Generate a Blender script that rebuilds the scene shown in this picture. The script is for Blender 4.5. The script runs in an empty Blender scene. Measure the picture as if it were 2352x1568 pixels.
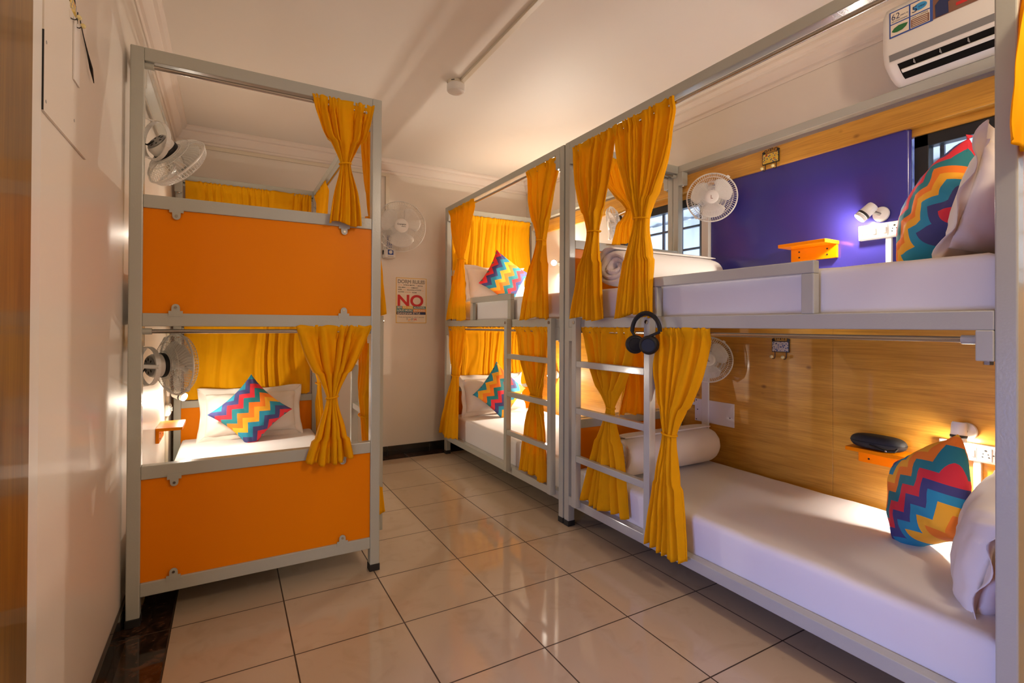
import bpy, bmesh, math, random
from mathutils import Vector, Matrix, noise
S = bpy.context.scene
COL = S.collection
PI = math.pi
V = Vector

# ------------------------------------------------------------------ camera
FPX, YAW, PITCH, ROLL = 1149.5, .5161, .006, .0044
fw = V((math.sin(YAW)*math.cos(PITCH), math.cos(YAW)*math.cos(PITCH), math.sin(PITCH)))
rt = V((math.cos(YAW), -math.sin(YAW), 0))
up = rt.cross(fw)
r2 = rt*math.cos(ROLL)+up*math.sin(ROLL)
u2 = -rt*math.sin(ROLL)+up*math.cos(ROLL)
cd = bpy.data.cameras.new('camera')
cam = bpy.data.objects.new('camera', cd)
COL.objects.link(cam)
M = Matrix((( r2.x, u2.x, -fw.x, -.6142), (r2.y, u2.y, -fw.y, -.7339), (r2.z, u2.z, -fw.z, 1.1741), (0, 0, 0, 1)))
cam.matrix_world = M
cd.sensor_width = 36
cd.lens = 36*FPX/2352
cd.shift_y = -42.8/2352
cd.clip_start = .02
S.camera = cam

# ------------------------------------------------------------------ world, exposure, lights
S.view_settings.view_transform = 'Standard'
S.view_settings.look = 'None'
S.view_settings.gamma = 1
S.view_settings.use_curve_mapping = False
S.view_settings.exposure = 0.5
w = bpy.data.worlds.new('world')
S.world = w
w.use_nodes = True
w.node_tree.nodes['Background'].inputs[0].default_value = (.62, .76, 1, 1)
w.node_tree.nodes['Background'].inputs[1].default_value = 4.0

def area(name, loc, direction, sx, sy, power, col):
    l = bpy.data.lights.new(name, 'AREA')
    l.shape = 'RECTANGLE'
    l.size = sx
    l.size_y = sy
    l.energy = power
    l.color = col
    o = bpy.data.objects.new(name, l)
    COL.objects.link(o)
    o.location = loc
    o.rotation_euler = V(direction).to_track_quat('-Z', 'Y').to_euler()
    return o
def bulb(name, loc, r, power, col):
    l = bpy.data.lights.new(name, 'POINT')
    l.energy = power
    l.color = col
    l.shadow_soft_size = r
    o = bpy.data.objects.new(name, l)
    COL.objects.link(o)
    o.location = loc
    return o
bulb('added_warm_fill', (.92, -1.0, 2.34), .10, 27, (1, .80, .60))  # added unseen point light, warm fill for the room; no fitting there
dl = area('assumed_cool_fill', (-1.35, -.10, .60), (1, .10, -.14), .5, .9, 5.5, (.30, .40, 1))  # area light added for assumed unseen daylight, tints the mattress fronts blue
dl.data.spread = math.radians(85)

def spot(loc, direction, power, col=(1, .93, .84), ang=120, glow=1.0):
    bulb('reading_bulb_glow', loc, .018, power*glow, (1, .87, .70))
    l = bpy.data.lights.new('reading_bulb', 'SPOT')
    l.energy = power
    l.color = col
    l.spot_size = math.radians(ang)
    l.spot_blend = .6
    l.shadow_soft_size = .018
    o = bpy.data.objects.new('reading_bulb', l)
    COL.objects.link(o)
    o.location = loc
    o.rotation_euler = V(direction).to_track_quat('-Z', 'Y').to_euler()

# ------------------------------------------------------------------ materials
def srgb(r, g, b):
    f = lambda c: (c/255/12.92) if c <= 10 else ((c/255+.055)/1.055)**2.4
    return (f(r), f(g), f(b), 1)
MATS = {}
def mat(name, col, rough=.5, metal=0, bump=0, bscale=200, spec=.5, coat=0, var=0, vscale=4, emit=0, ecol=None, trans=0):
    m = bpy.data.materials.new(name)
    m.use_nodes = True
    nt = m.node_tree
    b = nt.nodes['Principled BSDF']
    c = col if len(col) == 4 else (*col, 1)
    b.inputs['Base Color'].default_value = c
    b.inputs['Roughness'].default_value = rough
    b.inputs['Metallic'].default_value = metal
    b.inputs['Specular IOR Level'].default_value = spec
    b.inputs['Coat Weight'].default_value = coat
    b.inputs['Coat Roughness'].default_value = .08
    tc = nt.nodes.new('ShaderNodeTexCoord')
    if var:
        n = nt.nodes.new('ShaderNodeTexNoise')
        n.inputs['Scale'].default_value = vscale
        n.inputs['Detail'].default_value = 5
        mx = nt.nodes.new('ShaderNodeMixRGB')
        mx.blend_type = 'MULTIPLY'
        mx.inputs[1].default_value = c
        mx.inputs[0].default_value = 1
        cr = nt.nodes.new('ShaderNodeValToRGB')
        cr.color_ramp.elements[0].position = .3
        cr.color_ramp.elements[1].position = .7
        cr.color_ramp.elements[0].color = (1-var, 1-var, 1-var, 1)
        nt.links.new(tc.outputs['Object'], n.inputs['Vector'])
        nt.links.new(n.outputs['Fac'], cr.inputs[0])
        nt.links.new(cr.outputs[0], mx.inputs[2])
        nt.links.new(mx.outputs[0], b.inputs['Base Color'])
    if bump:
        n = nt.nodes.new('ShaderNodeTexNoise')
        n.inputs['Scale'].default_value = bscale
        n.inputs['Detail'].default_value = 2
        bp = nt.nodes.new('ShaderNodeBump')
        bp.inputs['Strength'].default_value = bump
        bp.inputs['Distance'].default_value = .002
        nt.links.new(tc.outputs['Object'], n.inputs['Vector'])
        nt.links.new(n.outputs['Fac'], bp.inputs['Height'])
        nt.links.new(bp.outputs[0], b.inputs['Normal'])
    if emit:
        b.inputs['Emission Color'].default_value = ecol or c
        b.inputs['Emission Strength'].default_value = emit
    if trans:
        out = nt.nodes['Material Output']
        t = nt.nodes.new('ShaderNodeBsdfTranslucent')
        t.inputs[0].default_value = c
        ms = nt.nodes.new('ShaderNodeMixShader')
        ms.inputs[0].default_value = trans
        nt.links.new(b.outputs[0], ms.inputs[1])
        nt.links.new(t.outputs[0], ms.inputs[2])
        nt.links.new(ms.outputs[0], out.inputs[0])
    MATS[name] = m
    return m
frame_m = mat('frame_paint', (.455, .455, .395), .24, bump=.16, bscale=160, coat=.25)
orange_m = mat('orange_laminate', (.86, .235, .001), .32, bump=.02, bscale=60, spec=.12)
sheet_m = mat('white_sheet', (.80, .77, .76), .85, bump=.10, bscale=9, var=.03)
pil_m = mat('pillow_cotton', (.82, .76, .70), .85, bump=.12, bscale=14)
curt_m = mat('curtain_cotton', (.97, .49, .003), .8, bump=.12, bscale=600, spec=.15, trans=.30)
wall_m = mat('wall_paint', (.78, .71, .62), .42, bump=.05, bscale=7, var=.03, vscale=1.5, coat=.12)
ceil_m = mat('ceiling_paint', (.84, .775, .69), .6, bump=.03, bscale=5)
cornice_m = mat('cornice_plaster', (.79, .70, .62), .55)
blue_m = mat('blue_paint', (.042, .036, .27), .20, bump=.12, bscale=30, coat=.3)
black_m = mat('black_plastic', (.012, .012, .012), .5, spec=.3)
rubber_m = mat('black_rubber', (.015, .014, .013), .6)
soft_black = mat('black_fabric', (.016, .016, .017), .7, bump=.15, bscale=500)
black_tile = mat('black_skirting_tile', (.018, .016, .015), .15, coat=.3)
chrome_m = mat('chrome', (.50, .47, .43), .16, metal=1)
white_m = mat('white_plastic', (.78, .75, .70), .3)
cream_m = mat('cream_plastic', (.72, .64, .50), .35)
grey_m = mat('grey_plastic', (.30, .29, .28), .4)
dark_m = mat('dark_cavity', (.010, .009, .008), .9, spec=.1)
glow_m = mat('lamp_glow', (1, 1, 1, 1), .5, emit=28, ecol=(1, .95, .88, 1))
winframe_m = mat('window_frame_black', (.012, .013, .016), .35)
grille_m = mat('grille_paint', (.03, .04, .07), .4)
ext_m = mat('concrete_render', (.60, .63, .66), .9, var=.22, vscale=3)
iron_m = mat('black_iron', (.015, .014, .013), .4)
knob_m = mat('ceramic_knob', (.78, .66, .30), .2)
yellow_m = mat('yellow_plastic', (.85, .50, .02), .4)
brown_m = mat('brown_print', (.22, .10, .06), .5)
navy_m = mat('navy_print', (.02, .03, .10), .5)
bluep_m = mat('blue_print', (.04, .09, .35), .5)
sky_m = mat('light_blue_print', (.04, .30, .62), .5)
teal_m = mat('teal_print', (.06, .22, .24), .5)
red_m = mat('red_print', (.60, .02, .02), .5)
orangep_m = mat('orange_print', (.85, .30, .03), .5)
green_m = mat('green_print', (.02, .16, .04), .5)
ink_m = mat('black_print', (.02, .02, .02), .5)
paper_m = mat('paper', (.80, .70, .56), .35, coat=.2)
skin_m = mat('skin_print', (.45, .22, .13), .5)
plate_m = mat('white_card', (.80, .76, .72), .45)
silver_m = mat('silver_trim', (.24, .24, .24), .35, metal=.2)

def wood(name, c1, c2, axis='y', rough=.3, scale=1.0):
    m = bpy.data.materials.new(name)
    m.use_nodes = True
    nt = m.node_tree
    b = nt.nodes['Principled BSDF']
    b.inputs['Roughness'].default_value = rough
    b.inputs['Coat Weight'].default_value = .35
    b.inputs['Coat Roughness'].default_value = .06
    tc = nt.nodes.new('ShaderNodeTexCoord')
    mp = nt.nodes.new('ShaderNodeMapping')
    s = {'y': (8, .9, 9), 'z': (9, 9, .8)}[axis]
    mp.inputs['Scale'].default_value = [k*scale for k in s]
    n1 = nt.nodes.new('ShaderNodeTexNoise')
    n1.inputs['Scale'].default_value = 1.6
    n1.inputs['Detail'].default_value = 9
    n1.inputs['Roughness'].default_value = .62
    n1.inputs['Distortion'].default_value = 1.3
    cr = nt.nodes.new('ShaderNodeValToRGB')
    cr.color_ramp.elements[0].position = .30
    cr.color_ramp.elements[0].color = (*c2, 1)
    cr.color_ramp.elements[1].position = .64
    cr.color_ramp.elements[1].color = (*c1, 1)
    mp2 = nt.nodes.new('ShaderNodeMapping')
    mp2.inputs['Scale'].default_value = [k*scale for k in {'y': (30, 1.5, 60), 'z': (60, 60, 1.5)}[axis]]
    n2 = nt.nodes.new('ShaderNodeTexNoise')
    n2.inputs['Scale'].default_value = 3
    n2.inputs['Detail'].default_value = 4
    cr2 = nt.nodes.new('ShaderNodeValToRGB')
    cr2.color_ramp.elements[0].position = .38
    cr2.color_ramp.elements[0].color = (.74, .68, .60, 1)
    cr2.color_ramp.elements[1].position = .52
    # knots
    mp3 = nt.nodes.new('ShaderNodeMapping')
    mp3.inputs['Scale'].default_value = {'y': (3, 3, 4.5), 'z': (4.5, 4.5, 3)}[axis]
    vo = nt.nodes.new('ShaderNodeTexVoronoi')
    vo.inputs['Scale'].default_value = 1.1
    cr3 = nt.nodes.new('ShaderNodeValToRGB')
    cr3.color_ramp.elements[0].position = .02
    cr3.color_ramp.elements[0].color = (.35, .25, .18, 1)
    cr3.color_ramp.elements[1].position = .07
    ma = nt.nodes.new('ShaderNodeMixRGB'); ma.blend_type = 'MULTIPLY'; ma.inputs[0].default_value = .55
    mb = nt.nodes.new('ShaderNodeMixRGB'); mb.blend_type = 'MULTIPLY'; mb.inputs[0].default_value = .8
    L = nt.links.new
    for q in (mp, mp2, mp3): L(tc.outputs['Object'], q.inputs[0])
    L(mp.outputs[0], n1.inputs[0]); L(n1.outputs[0], cr.inputs[0])
    L(mp2.outputs[0], n2.inputs[0]); L(n2.outputs[0], cr2.inputs[0])
    L(mp3.outputs[0], vo.inputs[0]); L(vo.outputs[0], cr3.inputs[0])
    L(cr.outputs[0], ma.inputs[1]); L(cr2.outputs[0], ma.inputs[2])
    L(ma.outputs[0], mb.inputs[1]); L(cr3.outputs[0], mb.inputs[2])
    L(mb.outputs[0], b.inputs['Base Color'])
    return m
wood_m = wood('oak_laminate', (.74, .375, .050), (.54, .245, .026), 'y')
door_wood = wood('door_wood', (.26, .125, .012), (.13, .058, .005), 'z', .4)

def floor_material():
    m = bpy.data.materials.new('floor_tiles')
    m.use_nodes = True
    nt = m.node_tree
    L = nt.links.new
    b = nt.nodes['Principled BSDF']
    b.inputs['Roughness'].default_value = .06
    b.inputs['Specular IOR Level'].default_value = .55
    tc = nt.nodes.new('ShaderNodeTexCoord')
    sp = nt.nodes.new('ShaderNodeSeparateXYZ')
    L(tc.outputs['Object'], sp.inputs[0])
    def mth(op, a, c=None):
        n = nt.nodes.new('ShaderNodeMath')
        n.operation = op
        for i, q in enumerate((a, c)):
            if q is None: continue
            if isinstance(q, (int, float)): n.inputs[i].default_value = q
            else: L(q, n.inputs[i])
        return n.outputs[0]
    def line(coord):
        f = mth('FRACT', mth('ADD', mth('DIVIDE', coord, .4), 50))
        d = mth('MINIMUM', f, mth('SUBTRACT', 1, f))
        return mth('LESS_THAN', d, .0065)
    g = mth('MAXIMUM', line(sp.outputs[0]), line(sp.outputs[1]))
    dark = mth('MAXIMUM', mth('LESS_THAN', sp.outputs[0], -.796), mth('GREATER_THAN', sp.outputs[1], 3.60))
    n1 = nt.nodes.new('ShaderNodeTexNoise'); n1.inputs['Scale'].default_value = 7; n1.inputs['Detail'].default_value = 6; n1.inputs['Distortion'].default_value = 1.5
    L(tc.outputs['Object'], n1.inputs['Vector'])
    c1 = nt.nodes.new('ShaderNodeValToRGB')
    c1.color_ramp.elements[0].position = .25; c1.color_ramp.elements[0].color = (.50, .385, .27, 1)
    c1.color_ramp.elements[1].position = .46; c1.color_ramp.elements[1].color = (.545, .425, .305, 1)
    L(n1.outputs[0], c1.inputs[0])
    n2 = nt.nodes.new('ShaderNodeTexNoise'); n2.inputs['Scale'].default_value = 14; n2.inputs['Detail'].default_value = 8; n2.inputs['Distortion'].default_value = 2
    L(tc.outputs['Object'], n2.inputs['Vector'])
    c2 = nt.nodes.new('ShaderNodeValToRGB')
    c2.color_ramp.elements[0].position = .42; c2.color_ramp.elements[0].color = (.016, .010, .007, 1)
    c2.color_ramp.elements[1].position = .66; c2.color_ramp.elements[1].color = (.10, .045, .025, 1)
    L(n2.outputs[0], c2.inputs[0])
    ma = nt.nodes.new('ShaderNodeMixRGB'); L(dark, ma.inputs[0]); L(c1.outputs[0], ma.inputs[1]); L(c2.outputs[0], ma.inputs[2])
    mb = nt.nodes.new('ShaderNodeMixRGB'); L(g, mb.inputs[0]); L(ma.outputs[0], mb.inputs[1]); mb.inputs[2].default_value = (.055, .032, .018, 1)
    L(mb.outputs[0], b.inputs['Base Color'])
    rr = mth('ADD', mth('MULTIPLY', g, .5), .065)
    L(rr, b.inputs['Roughness'])
    return m

def chevron_material():
    m = bpy.data.materials.new('chevron_print')
    m.use_nodes = True
    nt = m.node_tree
    L = nt.links.new
    b = nt.nodes['Principled BSDF']
    b.inputs['Roughness'].default_value = .8
    uv = nt.nodes.new('ShaderNodeUVMap')
    sp = nt.nodes.new('ShaderNodeSeparateXYZ')
    L(uv.outputs[0], sp.inputs[0])
    def mth(op, a, c=None):
        n = nt.nodes.new('ShaderNodeMath'); n.operation = op
        for i, q in enumerate((a, c)):
            if q is None: continue
            if isinstance(q, (int, float)): n.inputs[i].default_value = q
            else: L(q, n.inputs[i])
        return n.outputs[0]
    tri = mth('PINGPONG', sp.outputs[0], .135)
    k = mth('DIVIDE', mth('ADD', mth('ADD', sp.outputs[1], tri), 3.0), .74)
    f = mth('FRACT', k)
    cr = nt.nodes.new('ShaderNodeValToRGB')
    cr.color_ramp.interpolation = 'CONSTANT'
    pal = [(.02, .27, .42, 1), (.055, .055, .20, 1), (.72, .025, .045, 1), (.015, .20, .23, 1), (.90, .21, .012, 1), (.90, .42, .02, 1)]
    e = cr.color_ramp.elements
    e[0].position = 0; e[0].color = pal[0]
    e[1].position = 1/6; e[1].color = pal[1]
    for i in range(2, 6):
        q = e.new(i/6); q.color = pal[i]
    L(f, cr.inputs[0])
    L(cr.outputs[0], b.inputs['Base Color'])
    return m
chev_m = chevron_material()

def tile_print(name, bg, a, c, s=90):
    m = bpy.data.materials.new(name)
    m.use_nodes = True
    nt = m.node_tree
    L = nt.links.new
    b = nt.nodes['Principled BSDF']
    b.inputs['Roughness'].default_value = .15
    tc = nt.nodes.new('ShaderNodeTexCoord')
    mg = nt.nodes.new('ShaderNodeTexWave'); mg.wave_type = 'RINGS'; mg.rings_direction = 'SPHERICAL'
    mg.inputs['Scale'].default_value = s; mg.inputs['Distortion'].default_value = 3
    ck = nt.nodes.new('ShaderNodeTexVoronoi'); ck.inputs['Scale'].default_value = s
    L(tc.outputs['Object'], mg.inputs[0]); L(tc.outputs['Object'], ck.inputs[0])
    cr = nt.nodes.new('ShaderNodeValToRGB'); cr.color_ramp.interpolation = 'CONSTANT'
    e = cr.color_ramp.elements
    e[0].position = 0; e[0].color = (*a, 1); e[1].position = .33; e[1].color = (*bg, 1)
    q = e.new(.8); q.color = (*c, 1)
    L(ck.outputs[0], cr.inputs[0])
    L(cr.outputs[0], b.inputs['Base Color'])
    return m
tile_yellow = tile_print('painted_tile_yellow', (.75, .50, .06), (.03, .08, .22), (.45, .03, .02))
tile_blue = tile_print('painted_tile_blue', (.62, .55, .42), (.02, .06, .20), (.03, .04, .10))

def glass_material():
    m = bpy.data.materials.new('window_glass')
    m.use_nodes = True
    nt = m.node_tree
    b = nt.nodes['Principled BSDF']
    t = nt.nodes.new('ShaderNodeBsdfTransparent')
    g = nt.nodes.new('ShaderNodeBsdfGlossy'); g.inputs['Roughness'].default_value = .02
    mx = nt.nodes.new("ShaderNodeMixShader")
    mx.inputs[0].default_value = .05; nt.links.new(t.outputs[0], mx.inputs[1]); nt.links.new(g.outputs[0], mx.inputs[2])
    nt.links.new(mx.outputs[0], nt.nodes['Material Output'].inputs[0])
    return m
glass_m = glass_material()

# ------------------------------------------------------------------ mesh helpers
class MB:
    def __init__(s):
        s.v = []; s.f = []; s.uv = None
    def add(s, vs, fs, mtx=None):
        o = len(s.v)
        s.v += [tuple(mtx @ V(p)) if mtx else tuple(p) for p in vs]
        s.f += [tuple(o+i for i in f) for f in fs]
        return s
    def box(s, x0, x1, y0, y1, z0, z1, mtx=None):
        vs = [(x, y, z) for x in (x0, x1) for y in (y0, y1) for z in (z0, z1)]
        return s.add(vs, [(0, 1, 3, 2), (4, 6, 7, 5), (0, 4, 5, 1), (2, 3, 7, 6), (0, 2, 6, 4), (1, 5, 7, 3)], mtx)
    def tube(s, pts, r, n=8, closed=False, mtx=None, cap=True):
        pts = [V(p) for p in pts]
        m = len(pts)
        rad = r if isinstance(r, (list, tuple)) else [r]*m
        vs = []
        ref = None
        for i, p in enumerate(pts):
            a = pts[(i-1) % m] if (closed or i) else p
            c = pts[(i+1) % m] if (closed or i < m-1) else p
            t = (c-a).normalized()
            if ref is None:
                ref = t.cross(V((0, 0, 1)) if abs(t.z) < .9 else V((1, 0, 0))).normalized()
            e = (ref-t*ref.dot(t)).normalized()
            ref = e
            g = t.cross(e)
            for k in range(n):
                q = 2*PI*k/n
                vs.append(p+(e*math.cos(q)+g*math.sin(q))*rad[i])
        fs = []
        for i in range(m if closed else m-1):
            j = (i+1) % m
            for k in range(n):
                l = (k+1) % n
                fs.append((i*n+k, i*n+l, j*n+l, j*n+k))
        if cap and not closed:
            fs.append(tuple(range(n))[::-1]); fs.append(tuple((m-1)*n+k for k in range(n)))
        return s.add(vs, fs, mtx)
    def cyl(s, p0, p1, r, n=24, mtx=None, r1=None):
        return s.tube([p0, p1], [r, r if r1 is None else r1], n, mtx=mtx)
    def lathe(s, prof, n=40, mtx=None):     # profile of (r, z) about local z
        vs = []; fs = []
        for r, z in prof:
            for k in range(n):
                q = 2*PI*k/n
                vs.append((r*math.cos(q), r*math.sin(q), z))
        for i in range(len(prof)-1):
            for k in range(n):
                l = (k+1) % n
                fs.append((i*n+k, i*n+l, (i+1)*n+l, (i+1)*n+k))
        return s.add(vs, fs, mtx)
    def ring(s, R, r, z=0, n=48, k=6, mtx=None):
        return s.tube([(R*math.cos(2*PI*i/n), R*math.sin(2*PI*i/n), z) for i in range(n)], r, k, True, mtx)
    def prism(s, pts, h, mtx=None):         # pts in local xy, extruded along +z
        n = len(pts)
        vs = [(x, y, 0) for x, y in pts]+[(x, y, h) for x, y in pts]
        fs = [tuple(range(n))[::-1], tuple(range(n, 2*n))]+[(i, (i+1) % n, n+(i+1) % n, n+i) for i in range(n)]
        return s.add(vs, fs, mtx)
    def build(s, name, m, parent=None, smooth=False, bevel=0, seg=2, local=False):
        me = bpy.data.meshes.new(name)
        me.from_pydata(s.v, [], s.f)
        bm = bmesh.new(); bm.from_mesh(me)
        bmesh.ops.recalc_face_normals(bm, faces=bm.faces)
        if smooth:
            for f in bm.faces: f.smooth = True
            for e in bm.edges:
                if len(e.link_faces) == 2 and e.calc_face_angle(0) > .7: e.smooth = False
        bm.to_mesh(me); bm.free()
        me.materials.append(m)
        o = bpy.data.objects.new(name, me)
        COL.objects.link(o)
        if parent:
            o.parent = parent
            if not local:
                p = parent; off = V((0, 0, 0))
                while p:
                    off += p.location; p = p.parent
                o.location = -off
        if bevel:
            b = o.modifiers.new('bevel', 'BEVEL')
            b.width = bevel; b.segments = seg; b.limit_method = 'ANGLE'
        return o

def tag(o, label, cat, group=None):
    o['label'] = label; o['category'] = cat
    if group: o['group'] = group
    return o
def thing(name, label, cat, loc, group=None, rot=None):
    o = bpy.data.objects.new(name, None)
    o.empty_display_size = .05
    COL.objects.link(o)
    o.location = loc
    if rot: o.rotation_euler = rot
    return tag(o, label, cat, group)
def struct(o):
    o['kind'] = 'structure'
    return o
def frame_mtx(origin, xd, yd, zd=None):
    xd = V(xd).normalized(); yd = V(yd).normalized()
    zd = V(zd).normalized() if zd else xd.cross(yd)
    return Matrix(((xd.x, yd.x, zd.x, origin[0]), (xd.y, yd.y, zd.y, origin[1]), (xd.z, yd.z, zd.z, origin[2]), (0, 0, 0, 1)))
def axis_mtx(origin, z):                    # local z along z
    q = V(z).to_track_quat('Z', 'Y')
    return Matrix.Translation(V(origin)) @ q.to_matrix().to_4x4()
def text_mb(mb, string, mtx, size, width=None, bold=0, outline=False):
    c = bpy.data.curves.new('t', 'FONT')
    c.body = string; c.size = size; c.offset = bold
    c.align_x = 'LEFT'
    if outline:
        c.fill_mode = 'NONE'; c.bevel_depth = size*.02; c.bevel_resolution = 0
    o = bpy.data.objects.new('t', c)
    COL.objects.link(o)
    me = bpy.data.meshes.new_from_object(o)
    xs = [v.co.x for v in me.vertices]
    k = 1
    if xs and width: k = width/(max(xs)-min(xs))
    x0 = min(xs) if xs else 0
    mb.add([((v.co.x-x0)*k, v.co.y, v.co.z) for v in me.vertices], [tuple(p.vertices) for p in me.polygons], mtx)
    bpy.data.objects.remove(o); bpy.data.curves.remove(c); bpy.data.meshes.remove(me)
    return mb

# ------------------------------------------------------------------ the room
XL, XR, YB, YN, ZC = -.97, 2.10, 3.76, -2.2, 2.66
struct(MB().box(-2.6, XR+.1, YN-.1, YB+.1, -.08, 0).build('floor', floor_material()))
struct(MB().box(-2.6, XR+.1, YN-.1, YB+.1, ZC, ZC+.08).build('ceiling', ceil_m))
struct(MB().box(XL-.1, XR+.1, YB, YB+.1, 0, ZC).build('wall_back', wall_m))
struct(MB().box(XL-.1, XR+.1, YN-.1, YN, 0, ZC).build('wall_near', wall_m))
wl = MB()
wl.box(XL-.12, XL, .69, YB, 0, ZC)
wl.box(XL-.12, XL, YN, -.42, 0, ZC)
wl.box(XL-.12, XL, -.42, .69, 2.12, ZC)
struct(wl.build('wall_left', wall_m))
wr = MB()
wr.box(XR, XR+.1, YN, YB, 2.20, ZC)
wr.box(XR, XR+.1, YN, YB, 0, 1.30)
wr.box(XR, XR+.1, 2.36, YB, 1.30, 2.20)
wr.box(XR, XR+.1, YN, -1.05, 1.30, 2.20)
struct(wr.build('wall_right', wall_m))
# oak laminate: lower panels (with a seam), valance above the windows
wp = MB()
wp.box(XR-.010, XR-.001, .6905, YB-.001, .02, 1.33)
wp.box(XR-.010, XR-.001, YN+.001, .6895, .02, 1.33)
struct(wp.build('trim_1', wood_m, bevel=.001, seg=1))
struct(MB().box(XR-.008, XR-.0005, .686, .694, .02, 1.33).build('trim_10', dark_m))
wv = MB()
wv.box(XR-.022, XR+.03, YN+.001, YB-.001, 2.085, 2.198)
wv.box(XR+.02, XR+.05, YN+.001, 2.5, 2.05, 2.09)
struct(wv.build('trim_2', wood_m, bevel=.002))
struct(MB().box(XR-.004, XR+.06, YN+.001, YB-.001, 2.2, 2.215).build('trim_3', cream_m))
# blue painted pier between the windows
bl = MB()
bl.box(XR-.006, XR+.1, .375, 1.44, 1.30, 2.086)
bl.cyl((XR+.012, .375, 1.30), (XR+.012, .375, 2.083), .018, 16)
struct(bl.build('trim_4', blue_m, smooth=True))
# plaster cornice: stepped profile swept round the room
def cornice(name, p0, p1, inward):
    prof = [(0, 2.545), (.006, 2.545), (.010, 2.556), (.010, 2.566), (.022, 2.572), (.034, 2.588), (.050, 2.612), (.052, 2.624), (.068, 2.630), (.080, 2.645), (.082, 2.66), (0, 2.66)]
    p0 = V(p0); p1 = V(p1); n = V(inward)
    d = (p1-p0).normalized()
    vs = []
    for p, s in ((p0, 1), (p1, -1)):
        for r, z in prof:
            q = p+n*(r+.0005)+d*(s*r)
            vs.append((q.x, q.y, z-.0005))
    k = len(prof)
    fs = [(i, (i+1) % k, k+(i+1) % k, k+i) for i in range(k)]+[tuple(range(k)), tuple(range(k, 2*k))]
    struct(MB().add(vs, fs).build(name, cornice_m))
cornice('trim_5', (XL, YN, 0), (XL, YB, 0), (1, 0, 0))
cornice('trim_6', (XL, YB, 0), (XR, YB, 0), (0, -1, 0))
cornice('trim_7', (XR, YB, 0), (XR, YN, 0), (-1, 0, 0))
# skirting tiles
for nm, a in (('baseboard_back', 'x'), ('baseboard_left', 'y')):
    b = MB()
    if a == 'x':
        x = XL+.015
        while x < XR:
            b.box(x, min(x+.397, XR), YB-.012, YB-.0005, .001, .082); x += .4
    else:
        y = .70
        while y < YB-.02:
            b.box(XL+.0005, XL+.012, y, min(y+.397, YB-.014), .001, .082); y += .4
    struct(b.build(nm, black_tile, bevel=.001, seg=1))
# door frame at the left edge, assumed open doorway with an assumed landing beyond
d = MB()
d.box(XL-.03, XL+.006, .36, .637, 0, 2.12)
d.box(XL-.11, XL-.03, .56, .637, 0, 2.12)
d.box(XL-.11, XL+.006, -.42, .637, 2.04, 2.12)
d.box(XL-.11, XL+.006, -.50, -.37, 0, 2.12)
struct(d.build('door_1', door_wood, bevel=.004))
struct(MB().box(XL-.10, XL+.004, .6375, .70, 0, 2.16).build('trim_8', white_m, bevel=.002))
# unseen landing added behind the assumed doorway keeps the cool fill light enclosed
ld = MB()
ld.box(-2.6, -2.5, YN, YB, 0, ZC)
ld.box(-2.5, XL-.13, 1.2, 1.3, 0, ZC)
struct(ld.build('wall_landing_assumed', wall_m))

# windows: black sliding frame, panes, iron grille
def window(name, y0, y1, muls):
    t = bpy.data.objects.new(name, None); COL.objects.link(t)
    t.location = (XR+.05, (y0+y1)/2, 1.31); t['kind'] = 'structure'
    x = XR+.05
    f = MB()
    z0, z1 = 1.31, 2.05
    f.box(x-.02, x+.03, y0, y1, z1-.055, z1)
    f.box(x-.02, x+.03, y0, y1, z0, z0+.045)
    f.box(x-.02, x+.03, y0, y0+.055, z0, z1)
    f.box(x-.02, x+.03, y1-.055, y1, z0, z1)
    for y in muls: f.box(x-.03, x+.02, y-.03, y+.03, z0, z1)
    f.build('window_frame', winframe_m, t, bevel=.003)
    MB().box(x+.004, x+.008, y0+.05, y1-.05, z0+.04, z1-.05).build('pane', glass_m, t)
    g = MB()
    y = y0+.12
    while y < y1-.05:
        g.box(x+.06, x+.075, y-.008, y+.008, z0, z1+.03); y += .17
    z = z0+.10
    while z < z1:
        g.box(x+.058, x+.078, y0, y1, z-.007, z+.007); z += .155
    g.build('grille', grille_m, t)
window('window_1', 1.50, 2.34, [])
window('window_2', -1.03, .355, [-.35])
# window reveal strip (white channel beside the left window)
struct(MB().box(XR-.008, XR+.06, 1.442, 1.499, 1.30, 2.085).build('trim_9', white_m, bevel=.003))
# outside: neighbour's rendered wall with ledges and corrugated canopy
e = MB()
e.box(3.6, 3.75, -4, 6.5, -1, 2.30)
for z in (1.05, 1.45, 1.82): e.box(3.57, 3.6, -4, 6.5, z, z+.03)
struct(e.build('wall_outside', ext_m))
rf = thing('corrugated_canopy', 'pale corrugated canopy outside the windows above the grey wall', 'canopy', (3.4, 1, 2.30))
c = MB()
pts = [(y*.04-3, .012*math.sin(y*1.35)) for y in range(220)]
vs = []; fs = []
for i, (y, h) in enumerate(pts):
    vs += [(3.15, y, 2.42+h), (3.7, y, 2.32+h), (3.15, y, 2.425+h), (3.7, y, 2.325+h)]
for i in range(len(pts)-1):
    a = i*4; fs += [(a, a+1, a+5, a+4), (a+2, a+6, a+7, a+3)]
c.add(vs, fs).build('corrugated_sheet', ext_m, rf, smooth=True)
for y in (-1.5, 0.2, 1.9, 3.6): MB().tube([(3.15, y, 2.395), (3.6, y, 2.31)], .02, 8).build('support', grille_m, rf)
b = MB().tube([(3.50, 3.7, 0.0), (3.50, 2.9, 2.26)], .03, 4)
tag(b.build('diagonal_brace', ext_m), 'grey diagonal brace seen outside through the barred left window', 'brace')

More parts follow.
